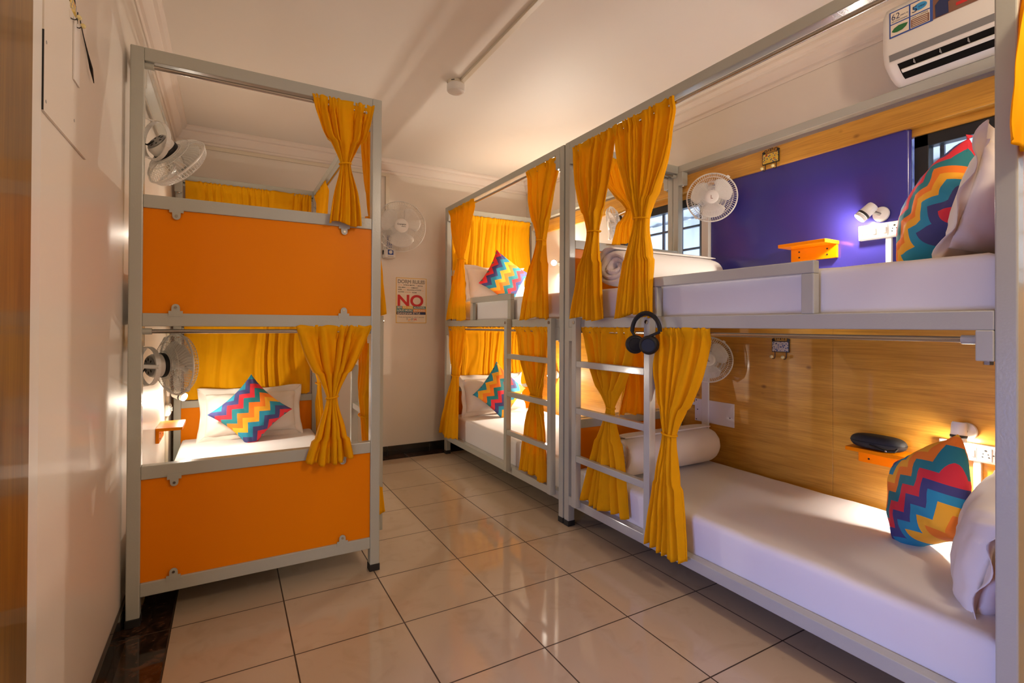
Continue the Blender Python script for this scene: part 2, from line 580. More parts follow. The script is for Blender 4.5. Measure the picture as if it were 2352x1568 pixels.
# ------------------------------------------------------------------ bunk beds
HB = 2.26
P = .045
def bunk(label, xf, xk, y0, y1, sg, lad, near_clip=False, guard=None, brk=True):
    """xf: open long side, xk: wall side, sg: +1 when the wall side has the larger x"""
    cx = (xf+xk)/2
    t = thing('bunk_bed', label, 'bunk bed', (cx, (y0+y1)/2, 0), 'grey steel bunk beds with orange end panels')
    X = lambda a, b: (min(xf+sg*a, xf+sg*b), max(xf+sg*a, xf+sg*b))
    W = abs(xk-xf)
    for a in (0, W-P):
        for y in (y0, y1-P):
            x = X(a, a+P)
            MB().box(*x, y, y+P, .03, HB).build('post', frame_m, t, bevel=.004)
            MB().box(x[0]-.002, x[1]+.002, y-.002, y+P+.002, 0, .032).build('rubber_foot', rubber_m, t, bevel=.002)
    # end frames
    for y in (y0, y1-P):
        for z0, z1 in ((HB-.052, HB), (1.632, 1.684), (1.166, 1.218), (.566, .618), (.110, .163)):
            MB().box(*X(P, W-P), y+.001, y+P-.001, z0, z1).build('end_rail', frame_m, t, bevel=.003)
        for z0, z1 in ((1.218, 1.632), (.163, .566)):
            p = MB().box(*X(P, W-P), y+.010, y+.026, z0, z1).build('end_panel', orange_m, t)
            if near_clip and y == y0:
                for (zz, s) in ((z1, -1), (z0, 1)):
                    for xc in (xk+.045+.109, xf-.172):
                        c = MB()
                        q = [(-.024, -.012), (.024, -.012), (.024, .010), (.014, .010), (.014, .024)]
                        arc = [(.014*math.cos(k*PI/8), .024+.014*math.sin(k*PI/8)) for k in range(9)]
                        q = [(-.024, -.012), (.024, -.012), (.024, .010), (.0145, .010)]+arc+[(-.0145, .010), (-.024, .010)]
                        mt = frame_mtx((xc, y-.0015, zz), (1, 0, 0), (0, 0, s), (0, 1, 0))
                        o = c.prism(q, .004, mt).build('panel_clip', frame_m, p)
                        MB().cyl((xc, y-.005, zz+s*.024), (xc, y-.0012, zz+s*.024), .0052, 12).build('screw', chrome_m, p)
    # long side rails
    for side, (a0, a1) in (('f', (0, P)), ('k', (W-P, W))):
        ya, yb = y0+P, y1-P
        x = X(a0, a1)
        for z0, z1 in ((HB-.045, HB), (1.168, 1.220), (.128, .178)):
            MB().box(*x, ya, yb, z0, z1).build('side_rail', frame_m, t, bevel=.003)
        for zt, hh in ((HB-.045, .088), (1.168, .082)):
            for yy in (ya, yb-.038):
                MB().box(*X(a0-.004 if side == 'f' else a0, a1 if side == 'f' else a1+.004), yy, yy+.038, zt-hh, zt).build('corner_bracket', frame_m, t, bevel=.003)
                MB().cyl(((x[0]+x[1])/2, yy+.019, zt-hh-.010), ((x[0]+x[1])/2, yy+.019, zt-hh+.001), .011, 6).build('bolt', chrome_m, t)
    # slatted base boards
    for z in (.150, 1.190):
        MB().box(*X(P, W-P), y0+P, y1-P, z, z+.02).build('base_board', frame_m, t)
    # curtain rods: long side upper and lower, both ends upper and lower
    xm = xf+sg*.020
    for z in (2.190, 1.142):
        m = MB().cyl((xm, y0+P, z), (xm, y1-P, z), .0085, 14)
        m.build('curtain_rod', chrome_m, t, smooth=True)
        for yy in (y0+P+.038, y1-P-.038-.035): MB().cyl((xm, yy, z), (xm, yy+.035, z), .0125, 14).build('rod_cap', frame_m, t, smooth=True)
        for ym in (y0+.020, y1-.020):
            xa, xb = X(P, W-P)
            MB().cyl((xa, ym, z+.004), (xb, ym, z+.004), .0085, 14).build('curtain_rod', chrome_m, t, smooth=True)
            for xx in (xa, xb-.03): MB().cyl((xx, ym, z+.004), (xx+.03, ym, z+.004), .0125, 14).build('rod_cap', frame_m, t, smooth=True)
    # ladder
    la, lb = lad
    L_ = bpy.data.objects.new('ladder', None); COL.objects.link(L_); L_.parent = t
    L_.location = V((xf-sg*.02, la, .15))-t.location
    for y in (la, lb-.038):
        MB().box(*X(-.04, 0), y, y+.038, .150, 1.222).build('ladder_rail', frame_m, L_, bevel=.003)
        MB().cyl((xf-sg*.044, y+.019, 1.195), (xf-sg*.039, y+.019, 1.195), .010, 16).build('bolt', chrome_m, L_)
    for z in (.978, .715, .445):
        MB().box(*X(-.037, -.006), la+.038, lb-.038, z-.034, z).build('rung', frame_m, L_, bevel=.003)
    # guard rail
    if guard:
        g0, g1 = guard
        G = MB()
        G.box(*X(.002, P-.01), g0, g1, 1.360, 1.405)
        G.box(*X(.002, P-.01), g0, g0+.045, 1.220, 1.36)
        G.box(*X(.002, P-.01), g1-.045, g1, 1.220, 1.36)
        G.build('guard_rail', frame_m, t, bevel=.004)
    return t
bunk('grey bunk bed standing against the left wall, its orange foot panels facing the viewer', .026, -.951, 1.676, 3.64, -1, (1.77, 2.36), near_clip=True, guard=(2.5, 3.2))
bunk('grey bunk bed in the far right corner beyond the other right bed', 1.126, 2.085, 1.712, 3.59, 1, (1.787, 2.378), guard=(2.36, 3.04))
bunk('grey bunk bed nearest on the right, with the headphones on its ladder', 1.126, 2.075, -.264, 1.700, 1, (.970, 1.575), guard=(.245, 1.01))

def mattress(label, x0, x1, y0, y1, z0, z1, seed):
    nx, ny = 26, 44
    m = MB()
    vs = []; fs = []
    r = .028
    def pt(u, v, side):
        x = x0+(x1-x0)*u; y = y0+(y1-y0)*v
        du = min(x-x0, x1-x, y-y0, y1-y)
        z = z1
        if du < r: z = z1-r+math.sqrt(max(0, r*r-(r-du)**2))
        z += .004*noise.noise(V((x*5, y*5, seed)))+.0015*noise.noise(V((x*22, y*14, seed)))
        return (x, y, z)
    us = [0, .004, .012, .028]+[.05+.9*i/(nx-9) for i in range(nx-8)]+[.972, .988, .996, 1]
    wv_ = [0, .002, .006, .014]+[.03+.94*i/(ny-9) for i in range(ny-8)]+[.986, .994, .998, 1]
    for v in wv_:
        for u in us: vs.append(pt(u, v, 1))
    a, b = len(us), len(wv_)
    for j in range(b-1):
        for i in range(a-1): fs.append((j*a+i, j*a+i+1, (j+1)*a+i+1, (j+1)*a+i))
    # skirt with slight wobble
    loop = [i for i in range(a)]+[j*a+a-1 for j in range(1, b)]+[(b-1)*a+i for i in range(a-2, -1, -1)]+[j*a for j in range(b-2, 0, -1)]
    prev = loop
    for k in range(1, 5):
        cur = []
        for i in loop:
            x, y, z = vs[i]
            w_ = .004*noise.noise(V((x*7, y*7, k+seed)))
            zz = z+(z0-z)*k/4
            cur.append(len(vs)); vs.append((x+w_*(-1 if x < (x0+x1)/2 else 1)*0.6, y, zz))
        n = len(loop)
        for q in range(n): fs.append((prev[q], prev[(q+1) % n], cur[(q+1) % n], cur[q]))
        prev = cur
    fs.append(tuple(prev))
    m.add(vs, fs)
    o = m.build('mattress', sheet_m, smooth=True)
    return tag(o, label, 'mattress', 'mattresses under white sheets')
mattress('white sheeted mattress on the lower bunk at the left', -.90, -.022, 1.73, 3.585, .172, .345, 1)
mattress('white sheeted mattress on the upper bunk at the left, above the upper orange panel', -.90, -.022, 1.73, 3.585, 1.212, 1.385, 7)
mattress('white sheeted mattress on the lower bunk in the far right corner', 1.175, 2.035, 1.765, 3.535, .172, .360, 2)
mattress('white sheeted mattress on the upper bunk in the far right corner', 1.175, 2.035, 1.765, 3.535, 1.212, 1.385, 3)
mattress('long white mattress on the nearest lower bunk, headphone case shelf above it', 1.175, 2.025, -.212, 1.648, .172, .338, 4)
mattress('white mattress on the nearest upper bunk beside the blue wall', 1.175, 2.025, -.212, 1.648, 1.212, 1.380, 5)

# ------------------------------------------------------------------ curtains
def cat(p0, p1, p2, p3, t):
    return .5*((2*p1)+(-p0+p2)*t+(2*p0-5*p1+4*p2-p3)*t*t+(-p0+3*p1-3*p2+p3)*t**3)
def curtain(label, axis, plane, keys, n, seed, amp=.019, tie=None, header=True, nu=None, flat=False, group='yellow curtains tied back on the bunk rods'):
    """keys: (z, centre, halfwidth, offset), top to bottom; axis: direction along the rod"""
    rnd = random.Random(seed)
    if not flat: n = max(4, int(n*.72))
    keys = [(keys[0][0]+.010,)+tuple(keys[0][1:])]+list(keys[1:])
    nu = nu or n*26
    nv = 64
    ph = [rnd.uniform(-.5, .5) for _ in range(6)]
    am = [rnd.uniform(.5, 1.4) for _ in range(n+2)]
    hw0 = keys[0][2]
    vs = []; fs = []
    K = [keys[0]]+list(keys)+[keys[-1]]
    zs = [k[0] for k in keys]
    for j in range(nv+1):
        z = zs[0]+(zs[-1]-zs[0])*j/nv
        for i in range(len(keys)-1):
            if zs[i] >= z >= zs[i+1]-1e-9: break
        t = (zs[i]-z)/(zs[i]-zs[i+1])
        val = [.5*cat(K[i][q], K[i+1][q], K[i+2][q], K[i+3][q], t)+.5*(K[i+1][q]*(1-t)+K[i+2][q]*t) for q in (1, 2, 3)]
        c, hw, off = val
        hw = max(hw*(.86 if tie is not None and hw < .08 else 1), .018) if hw > 0 else .018
        vv = j/nv
        A = min(amp*(1.0+.7*(1-hw/hw0)), .42*hw+.001)
        if flat: A = amp
        hd = max(0, 1-(zs[0]-z)/.065) if header else 0
        hd = hd*hd*(3-2*hd)
        for k in range(nu+1):
            u = -1+2*k/nu
            uu = (u+1)/2
            w_ = uu+.055*math.sin(2*PI*(1.3*uu+ph[0]))+.032*math.sin(2*PI*(2.7*uu+ph[1]))+.016*math.sin(5*vv+ph[2]*6+uu*4)
            fi = w_*n
            i0 = max(0, min(n-.001, fi)); q0 = int(i0); q1 = i0-q0; q1 = q1*q1*(3-2*q1)
            a_ = am[q0]*(1-q1)+am[q0+1]*q1
            s_ = math.sin(2*PI*fi)
            s_ = s_*.72+.26*math.sin(4*PI*fi+ph[3]*5)+.13*math.sin(9.4*PI*fi/2*1.7+ph[5]*7)
            dep = A*a_*s_*(1-.85*hd)+hd*.003*math.sin(2*PI*fi*2.6+ph[4]*9)-.0195*hd
            dep += (1-.85*hd)*(.006*noise.noise(V((u*2+seed, z*5, 0)))+.004*noise.noise(V((u*7+seed, z*11, 3))))
            lat = hw*u+.25*A*math.cos(2*PI*fi)*a_*(.3 if hd else 1)*(0 if abs(u) > .97 else 1)
            zz = z
            if hd > .9: zz += .003*math.sin(2*PI*fi*1.7)
            if vv > .9: zz += (vv-.9)*10*(.010*math.sin(3.2*u+seed)+.005*s_)
            if axis == 'x': vs.append((c+lat, plane+off+dep, zz))
            else: vs.append((plane+off+dep, c+lat, zz))
    for j in range(nv):
        for k in range(nu):
            a = j*(nu+1)+k
            fs.append((a, a+1, a+nu+2, a+nu+1))
    top = V((keys[0][1], plane, keys[0][0])) if axis == 'x' else V((plane, keys[0][1], keys[0][0]))
    t_ = thing('curtain', label, 'curtain', top, group)
    o = MB().add(vs, fs).build('curtain_cloth', curt_m, t_, smooth=True)
    s = o.modifiers.new('thick', 'SOLIDIFY'); s.thickness = .0015
    if tie is not None:
        z, c, hw, off = keys[tie]
        pts = []
        for k in range(28):
            q = 2*PI*k/28
            a, b = (hw*.88+.003)*math.cos(q), (.010+hw*.42)*math.sin(q)
            pts.append((c+a, plane+off+b, z+.004*math.cos(q)) if axis == 'x' else (plane+off+b, c+a, z+.004*math.cos(q)))
        MB().tube(pts, .0042, 6, True).build('tie_band', curt_m, t_, smooth=True)
    return t_
# left bunk, near end
curtain('yellow curtain tied in the middle on the upper foot end of the left bunk', 'x', 1.695, [(2.212, -.150, .139, 0), (2.06, -.146, .098, -.012), (1.925, -.144, .026, -.018), (1.78, -.146, .060, -.038), (1.64, -.149, .080, -.046)], 8, 3, tie=2)
curtain('yellow curtain tied in the middle on the lower foot end of the left bunk', 'x', 1.695, [(1.162, -.182, .168, 0), (1.02, -.19, .115, -.012), (.842, -.196, .026, -.020), (.70, -.20, .068, -.040), (.555, -.207, .102, -.048)], 8, 5, tie=2)
curtain('yellow curtain on the aisle side of the left upper bunk, close behind the near post', 'y', .005, [(2.200, 1.87, .145, 0), (2.0, 1.86, .115, .005), (1.72, 1.83, .04, .01), (1.5, 1.82, .07, .03), (1.235, 1.81, .09, .045)], 7, 7, tie=2)
curtain('yellow curtain on the aisle side of the left lower bunk, close behind the near post', 'y', .005, [(1.152, 1.90, .165, 0), (.95, 1.89, .12, .004), (.70, 1.95, .045, .01), (.5, 1.90, .09, .03), (.25, 1.84, .11, .050)], 7, 9, tie=2)
curtain('yellow curtain at the far head corner of the left upper bunk, on the aisle side', 'y', .005, [(2.200, 3.30, .26, 0), (2.0, 3.33, .2, 0), (1.74, 3.37, .05, 0), (1.5, 3.37, .11, .01), (1.24, 3.37, .14, .02)], 8, 11, tie=2)
curtain('yellow curtain at the far head corner of the left lower bunk, on the aisle side', 'y', .005, [(1.152, 3.38, .18, 0), (.95, 3.40, .13, 0), (.72, 3.42, .04, .005), (.5, 3.41, .09, .01), (.22, 3.40, .12, .02)], 7, 13, tie=2)
curtain('yellow curtain drawn across the head end of the left upper bunk', 'x', 3.612, [(2.212, -.462, .430, 0), (1.95, -.462, .430, -.004), (1.55, -.462, .428, -.02)], 13, 15, amp=.007, flat=True)
curtain('yellow curtain drawn across the head end of the left lower bunk behind the pillow', 'x', 3.612, [(1.165, -.462, .430, 0), (.95, -.462, .430, -.01), (.62, -.462, .425, -.035)], 7, 17, amp=.013, flat=True)
# far right bunk
curtain('yellow tied curtain at the far corner of the far upper bunk near the poster', 'y', 1.146, [(2.205, 3.24, .27, 0), (2.0, 3.22, .19, -.02), (1.74, 3.19, .06, -.03), (1.5, 3.22, .13, -.045), (1.225, 3.25, .20, -.055)], 8, 19, tie=2)
curtain('yellow tied curtain on the near side of the far upper bunk beside the lamp', 'y', 1.146, [(2.205, 1.97, .185, 0), (2.0, 1.97, .13, -.02), (1.72, 1.945, .042, -.03), (1.5, 1.965, .10, -.045), (1.222, 1.985, .165, -.055)], 8, 21, tie=2)
curtain('yellow tied curtain at the far corner of the far lower bunk, hanging near the skirting', 'y', 1.146, [(1.158, 3.345, .195, 0), (.95, 3.33, .13, -.02), (.74, 3.31, .055, -.03), (.5, 3.36, .13, -.045), (.185, 3.42, .20, -.055)], 6, 23, tie=2)
curtain('yellow tied curtain behind the ladder of the far lower bunk', 'y', 1.146, [(1.158, 2.10, .21, 0), (.92, 2.07, .15, -.006), (.72, 2.03, .055, -.01), (.48, 2.04, .12, -.012), (.19, 2.06, .17, -.014)], 8, 25, tie=2)
curtain('yellow curtain drawn across the head end of the far upper bunk', 'x', 3.562, [(2.200, 1.60, .42, 0), (1.95, 1.60, .42, -.004), (1.58, 1.60, .42, -.02)], 11, 27, amp=.008, flat=True)
curtain('yellow curtain drawn across the head end of the far lower bunk', 'x', 3.562, [(1.152, 1.60, .42, 0), (.9, 1.60, .42, -.004), (.60, 1.60, .42, -.02)], 12, 29, amp=.012, flat=True)
# near right bunk
curtain('yellow tied curtain at the far post of the nearest upper bunk, left of its pair', 'y', 1.146, [(2.205, 1.43, .192, 0), (2.0, 1.43, .15, -.02), (1.69, 1.414, .046, -.03), (1.5, 1.42, .085, -.045), (1.215, 1.43, .145, -.055)], 9, 31, tie=2)
curtain('yellow tied curtain on the nearest upper bunk, right of its pair, above the headphones', 'y', 1.146, [(2.208, 1.073, .208, 0), (2.0, 1.06, .17, -.02), (1.695, 1.06, .045, -.03), (1.5, 1.07, .08, -.045), (1.225, 1.083, .120, -.055)], 10, 33, tie=2)
curtain('yellow tied curtain behind the ladder of the nearest lower bunk', 'y', 1.146, [(1.158, 1.33, .218, 0), (.95, 1.32, .15, -.004), (.745, 1.30, .026, -.008), (.50, 1.32, .11, -.010), (.20, 1.355, .19, -.012)], 9, 35, tie=2)
curtain('yellow tied curtain right of the ladder on the nearest lower bunk, hanging lowest', 'y', 1.146, [(1.158, .845, .175, 0), (.95, .85, .135, -.02), (.692, .873, .040, -.035), (.45, .875, .085, -.05), (.165, .88, .125, -.06)], 9, 37, tie=2)
curtain('yellow curtain on the far end rod of the nearest upper bunk, gathered behind the pair', 'x', 1.668, [(2.205, 1.51, .19, 0), (2.05, 1.54, .15, -.01), (1.91, 1.60, .04, -.02), (1.80, 1.57, .10, -.03), (1.685, 1.575, .155, -.04)], 7, 39, tie=2)
curtain('yellow curtain on the far end rod of the nearest lower bunk, behind the ladder', 'x', 1.668, [(1.162, 1.60, .17, 0), (1.0, 1.62, .15, -.01), (.85, 1.65, .10, -.02), (.62, 1.63, .15, -.03)], 6, 41)
curtain('yellow curtain on the near end of the nearest upper bunk, at the photo right edge', 'x', -.283, [(2.212, 1.30, .10, 0), (2.05, 1.27, .12, 0), (1.90, 1.22, .12, 0), (1.76, 1.175, .10, 0), (1.625, 1.165, .11, 0)], 6, 43)

# ------------------------------------------------------------------ pillows and cushions
def pillow_mesh(w, h, t, flange, mtx, name, m, parent=None, seed=0, uvk=None, pinch=.07, n=30, uvrot=0):
    vs = []; uvs = []
    idx = {}
    def shape(u, v):
        x = u*w/2*(1-pinch*(1-v*v)*abs(u)**2)
        y = v*h/2*(1-pinch*(1-u*u)*abs(v)**2)
        k = max(0, (1-abs(u)**2.6))*max(0, (1-abs(v)**2.6))
        z = t/2*k**.42
        return x, y, z
    fs = []
    for s in (1, -1):
        for j in range(n+1):
            for i in range(n+1):
                u = math.sin(PI/2*(-1+2*i/n)); v = math.sin(PI/2*(-1+2*j/n))
                edge = i in (0, n) or j in (0, n)
                if edge and s == -1:
                    idx[(s, i, j)] = idx[(1, i, j)]; continue
                x, y, z = shape(u, v)
                if not edge:
                    z += t*.055*noise.noise(V((x*9+seed, y*9, s)))+t*.03*noise.noise(V((x*26, y*20+seed, s)))
                    # creases running in from the corners
                    z -= t*.05*max(0, abs(u*v)-.25)*(1+math.sin(18*(u-v)+seed))
                idx[(s, i, j)] = len(vs)
                vs.append((x, y, s*z)); uvs.append((u, v))
    for s in (1, -1):
        for j in range(n):
            for i in range(n):
                q = (idx[(s, i, j)], idx[(s, i+1, j)], idx[(s, i+1, j+1)], idx[(s, i, j+1)])
                fs.append(q if s == 1 else q[::-1])
    if flange:
        loop = [(i, 0) for i in range(n)]+[(n, j) for j in range(n)]+[(i, n) for i in range(n, 0, -1)]+[(0, j) for j in range(n, 0, -1)]
        base = [idx[(1, i, j)] for i, j in loop]
        prev = base
        for k in range(1, 4):
            cur = []
            for q, b_ in enumerate(base):
                x, y, z = vs[b_]
                d_ = V((x/(w/2), y/(h/2), 0))
                ax, ay = abs(d_.x), abs(d_.y)
                ox = (1 if x > 0 else -1)*max(0, (ax-.80)/.2)
                oy = (1 if y > 0 else -1)*max(0, (ay-.80)/.2)
                ox = max(-1, min(1, ox)); oy = max(-1, min(1, oy))
                wv2 = .010*math.sin(q*.55+seed)+.012*noise.noise(V((x*14, y*14, seed)))
                cur.append(len(vs))
                vs.append((x+ox*flange*k/3, y+oy*flange*k/3, z+wv2*k/3*1.4)); uvs.append((0, 0))
            L_ = len(base)
            for q in range(L_): fs.append((prev[q], prev[(q+1) % L_], cur[(q+1) % L_], cur[q]))
            prev = cur
    mb = MB().add(vs, fs, mtx)
    o = mb.build(name, m, parent, smooth=True)
    me = o.data
    ul = me.uv_layers.new(name='UVMap')
    ku, kv, ou, ov = uvk or (1, 1, 0, 0)
    for l in me.loops:
        u, v = uvs[l.vertex_index]
        u, v = u*math.cos(uvrot)+v*math.sin(uvrot), -u*math.sin(uvrot)+v*math.cos(uvrot)
        ul.data[l.index].uv = (u*ku+ou, v*kv+ov)
    if flange:
        s = o.modifiers.new('thick', 'SOLIDIFY'); s.thickness = .002
    return o
def place(origin, normal, spin, flip=False):
    """local z -> normal, local y as near to world up as possible, then spin about z"""
    z = V(normal).normalized()
    y = (V((0, 0, 1))-z*z.z).normalized()
    x = y.cross(z)
    return frame_mtx(origin, x, y, z) @ Matrix.Rotation(spin, 4, 'Z')
G1 = 'chevron cushions standing on their corners'
def cushion(label, c, normal, spin, size=.40, t=.13, uvk=(.5, .5, 0, 0), seed=0, uvrot=0):
    o = pillow_mesh(size, size, t, 0, place(c, normal, spin), 'cushion', chev_m, None, seed, uvk, pinch=.13, n=34, uvrot=uvrot)
    tag(o, label, 'cushion', 'zigzag patterned cushions')
    return o
def pillow(label, c, normal, spin, w=.60, h=.36, t=.15, fl=.045, seed=0):
    o = pillow_mesh(w, h, t, fl, place(c, normal, spin), 'pillow', pil_m, None, seed, pinch=.04, n=32)
    return tag(o, label, 'pillow', 'white pillows with flat borders')
pillow('white bordered pillow at the head of the left lower bunk', (-.455, 3.47, .520), (0, -1, .32), 0, w=.60, h=.30, t=.14, fl=.05, seed=1)
cushion('zigzag cushion standing on one corner on the left lower bunk', (-.465, 3.32, .548), (0, -1, .22), PI/4, size=.385, t=.14, uvk=(.5, -.5, .05, .47), seed=2)
pillow('white bordered pillow at the head of the far right upper bunk', (1.575, 3.43, 1.560), (0, -1, .30), 0, w=.58, h=.28, t=.14, seed=3)
cushion('zigzag cushion with its lower part behind the guard rail of the far upper bunk', (1.580, 3.28, 1.610), (0, -1, .15), PI/4+.22, size=.385, uvk=(.5, .5, 0, -.274), seed=4)
pillow('white bordered pillow at the head of the far right lower bunk', (1.53, 3.40, .540), (0, -1, .30), 0, w=.58, h=.30, t=.15, seed=5)
cushion('zigzag cushion seen partly behind the ladder on the far lower bunk', (1.515, 3.23, .585), (0, -1, .18), PI/4+.05, size=.385, uvk=(.5, .5, .1, .207), seed=6)
pillow('white bordered pillow leaning at the near end of the nearest upper bunk', (1.655, -.108, 1.572), (.10, 1, .28), .05, w=.58, h=.33, t=.16, seed=7)
cushion('zigzag cushion leaning before the window on the nearest upper bunk', (1.66, .10, 1.605), (-.75, .85, .35), PI/4-.18, size=.385, t=.17, uvrot=.45, uvk=(.5, -.5, .3, .334), seed=8)
pillow('white bordered pillow at the near end of the nearest lower bunk', (1.56, -.092, .495), (-.25, 1, .22), -.12, w=.58, h=.34, t=.18, seed=9)
cushion('zigzag cushion leaning beneath the lit lamp on the nearest lower bunk', (1.715, .150, .53), (-.80, .80, .28), PI/4-.26, size=.385, t=.18, uvrot=.45, uvk=(.5, .5, .22, .303), seed=10)

# rolled quilts
def roll(label, x0, x1, cy, cz, R, seed, turns=3.1):
    rnd = random.Random(seed)
    L_ = x1-x0; cx = (x0+x1)/2
    th = R/turns*.98
    vs = []; fs = []
    N = 130; K = 22
    for i in range(N+1):
        q = i/N*turns*2*PI
        rr = th*.35+(R-th*.5-th*.35)*(i/N)
        wob = 1+.03*math.sin(3*q+seed)
        c = V((0, cy+rr*wob*math.cos(q+1.2), cz+rr*wob*.93*math.sin(q+1.2)))
        nrm = V((0, math.cos(q+1.2), math.sin(q+1.2)))
        xo = .022*math.sin(q*.9+seed)-.03*(i/N-.5)
        for k in range(K):
            a = 2*PI*k/K
            ca, sa = math.cos(a), math.sin(a)
            ex = math.copysign(abs(ca)**.16, ca)*L_/2
            en = math.copysign(abs(sa)**.8, sa)*th*.53
            en *= 1-.8*max(0, (i/N-.94)/.06)
            en *= 1+.15*noise.noise(V((ex*8, q*2, seed)))
            p = c+nrm*en
            vs.append((cx+ex+(xo if ex < 0 else -.2*xo)+.006*noise.noise(V((q*4, a*2, seed))), p.y, p.z))
    for i in range(N):
        for k in range(K):
            l = (k+1) % K
            fs.append((i*K+k, i*K+l, (i+1)*K+l, (i+1)*K+k))
    fs.append(tuple(range(K))); fs.append(tuple(N*K+k for k in range(K))[::-1])
    o = MB().add(vs, fs).build('rolled_quilt', pil_m, smooth=True)
    return tag(o, label, 'quilt', 'rolled white quilts')
roll('rolled white quilt with spiral end on the nearest upper bunk', 1.20, 2.0, 1.36, 1.497, .128, 1)
roll('rolled white quilt on the nearest lower bunk behind the curtains', 1.28, 1.97, 1.37, .462, .135, 4)

# ------------------------------------------------------------------ fans
def fan(label, c, axis, R, wall, yoke=True, motor=.052, back=False, spokes=66, logo=None, big=False, switchbox=None):
    """c: centre of the cage; axis: blowing direction; wall: point on the wall or trunking"""
    t = thing('wall_fan', label, 'fan', wall, 'white caged fans fixed to the walls')
    z = V(axis).normalized()
    mt = place(c, z, 0)
    wr_ = .0011 if not big else .0011
    f = MB()
    D = R*.30
    for k in range(spokes):
        q = 2*PI*k/spokes
        co, si = math.cos(q), math.sin(q)
        pts = [(R*.26*co, R*.26*si, D*.95), (R*.6*co, R*.6*si, D*.98), (R*.90*co, R*.90*si, D*.72), (R*co, R*si, .004)]
        f.tube(pts, wr_, 4, mtx=mt, cap=False)
    f.ring(R*.60, wr_, D*.98, mtx=mt, k=4); f.ring(R*.82, wr_*1.4, D*.84, mtx=mt, k=4)
    f.build('front_guard', white_m, t, smooth=True)
    f = MB()
    for k in range(spokes):
        q = 2*PI*(k+.5)/spokes
        co, si = math.cos(q), math.sin(q)
        q2 = q+.25
        pts = [(R*.30*math.cos(q2), R*.30*math.sin(q2), -D*1.15), (R*.72*math.cos(q+.12), R*.72*math.sin(q+.12), -D*.98), (R*.93*co, R*.93*si, -D*.5), (R*co, R*si, -.004)]
        f.tube(pts, wr_, 4, mtx=mt, cap=False)
    f.ring(R*.72, wr_*1.3, -D*1.0, mtx=mt, k=4); f.ring(R*.45, wr_*1.2, -D*1.12, mtx=mt, k=4)
    f.build('rear_guard', white_m, t, smooth=True)
    MB().tube([(R*math.cos(2*PI*i/56), R*math.sin(2*PI*i/56), 0) for i in range(56)], .0042, 8, True, mt).build('rim', white_m, t, smooth=True)
    for q in (.9, .9+PI):
        MB().box(R-.004, R+.010, -.009, .009, -.007, .007, mt @ Matrix.Rotation(q, 4, 'Z')).build('rim_clip', white_m, t)
    for k in range(3):
        m2 = mt @ Matrix.Rotation(2*PI*k/3+.5, 4, 'Z')
        vs = []; fs = []
        nr, na = 9, 9
        for i in range(nr):
            r = R*(.20+.64*i/(nr-1))
            half = .40+.42*math.sin(PI*min(1, (i/(nr-1))*.62+.10))
            if i >= nr-3: half *= {nr-3: .97, nr-2: .86, nr-1: .55}[i]
            for j in range(na):
                a = -half+2*half*j/(na-1)+.12*i/(nr-1)
                zz = .016*(a/.6)+.002
                vs.append((r*math.cos(a), r*math.sin(a), zz))
        for i in range(nr-1):
            for j in range(na-1):
                a = i*na+j; fs.append((a, a+1, a+na+1, a+na))
        o = MB().add(vs, fs, m2).build('blade', white_m, t, smooth=True)
        s = o.modifiers.new('thick', 'SOLIDIFY'); s.thickness = .003
    MB().lathe([(0, D*1.06), (R*.16, D*1.06), (R*.25, D*1.02), (R*.285, D*.90), (R*.27, D*.86), (0, D*.86)], mtx=mt).build('centre_badge', white_m, t, smooth=True)
    MB().lathe([(0, .03), (R*.17, .028), (R*.19, .015), (R*.19, -.015), (0, -.016)], mtx=mt).build('hub', white_m, t, smooth=True)
    # motor: bell, black band, slotted back plate
    MB().lathe([(0, -D*1.1), (R*.36, -D*1.1), (R*.36, -D*1.1-.006), (motor, -D*1.1-.012), (motor*1.02, -D*1.1-.052), (motor*.92, -D*1.1-.062), (0, -D*1.1-.064)], mtx=mt).build('motor_housing', white_m, t, smooth=True)
    MB().lathe([(motor*1.05, -D*1.1-.006), (motor*1.07, -D*1.1-.010), (motor*1.07, -D*1.1-.020), (motor*1.02, -D*1.1-.024)], mtx=mt).build('motor_band', black_m, t, smooth=True)
    zb = -D*1.1-.0645
    MB().lathe([(0, zb-.0045), (motor*.80, zb-.004), (motor*.82, zb), (0, zb)], mtx=mt, n=32).build('motor_back_plate', grey_m, t, smooth=True)
    sl = MB()
    for k in range(8):
        q = 2*PI*k/8
        sl.box(motor*.46, motor*.68, -.0035, .0035, zb-.0056, zb-.0046, mt @ Matrix.Rotation(q, 4, 'Z'))
    sl.build('vent_slot', black_m, t)
    if yoke:
        zm = -D*1.1-.058
        yk = MB()
        pts = [(0, (motor+.024)*math.cos(2*PI*i/40), zm-.012+(motor+.018)*math.sin(2*PI*i/40)) for i in range(40)]
        # ring around the motor, tilted with the head
        cen = mt @ V((0, 0, zm-.010))
        wv3 = (V(wall)-cen); wv3.z = 0
        d_ = wv3.normalized() if wv3.length > 1e-4 else V((-1, 0, 0))
        sd = V((-d_.y, d_.x, 0))
        rr = motor+.032
        ah = V((z.x, z.y, 0)).normalized()
        sp_ = V((-ah.y, ah.x, 0))
        if sp_.dot(d_) < 0: sp_ = -sp_
        ring = [cen+(V((0, 0, 1))*math.cos(2*PI*i/44)+sp_*math.sin(2*PI*i/44))*rr for i in range(44)]
        vs = []
        thd = ah
        n_ = len(ring)
        fs = []
        for i, p in enumerate(ring):
            o_ = (p-cen).normalized()
            for a, b in ((-.002, -.010), (.002, -.010), (.002, .010), (-.002, .010)):
                vs.append(p+o_*a+thd*b)
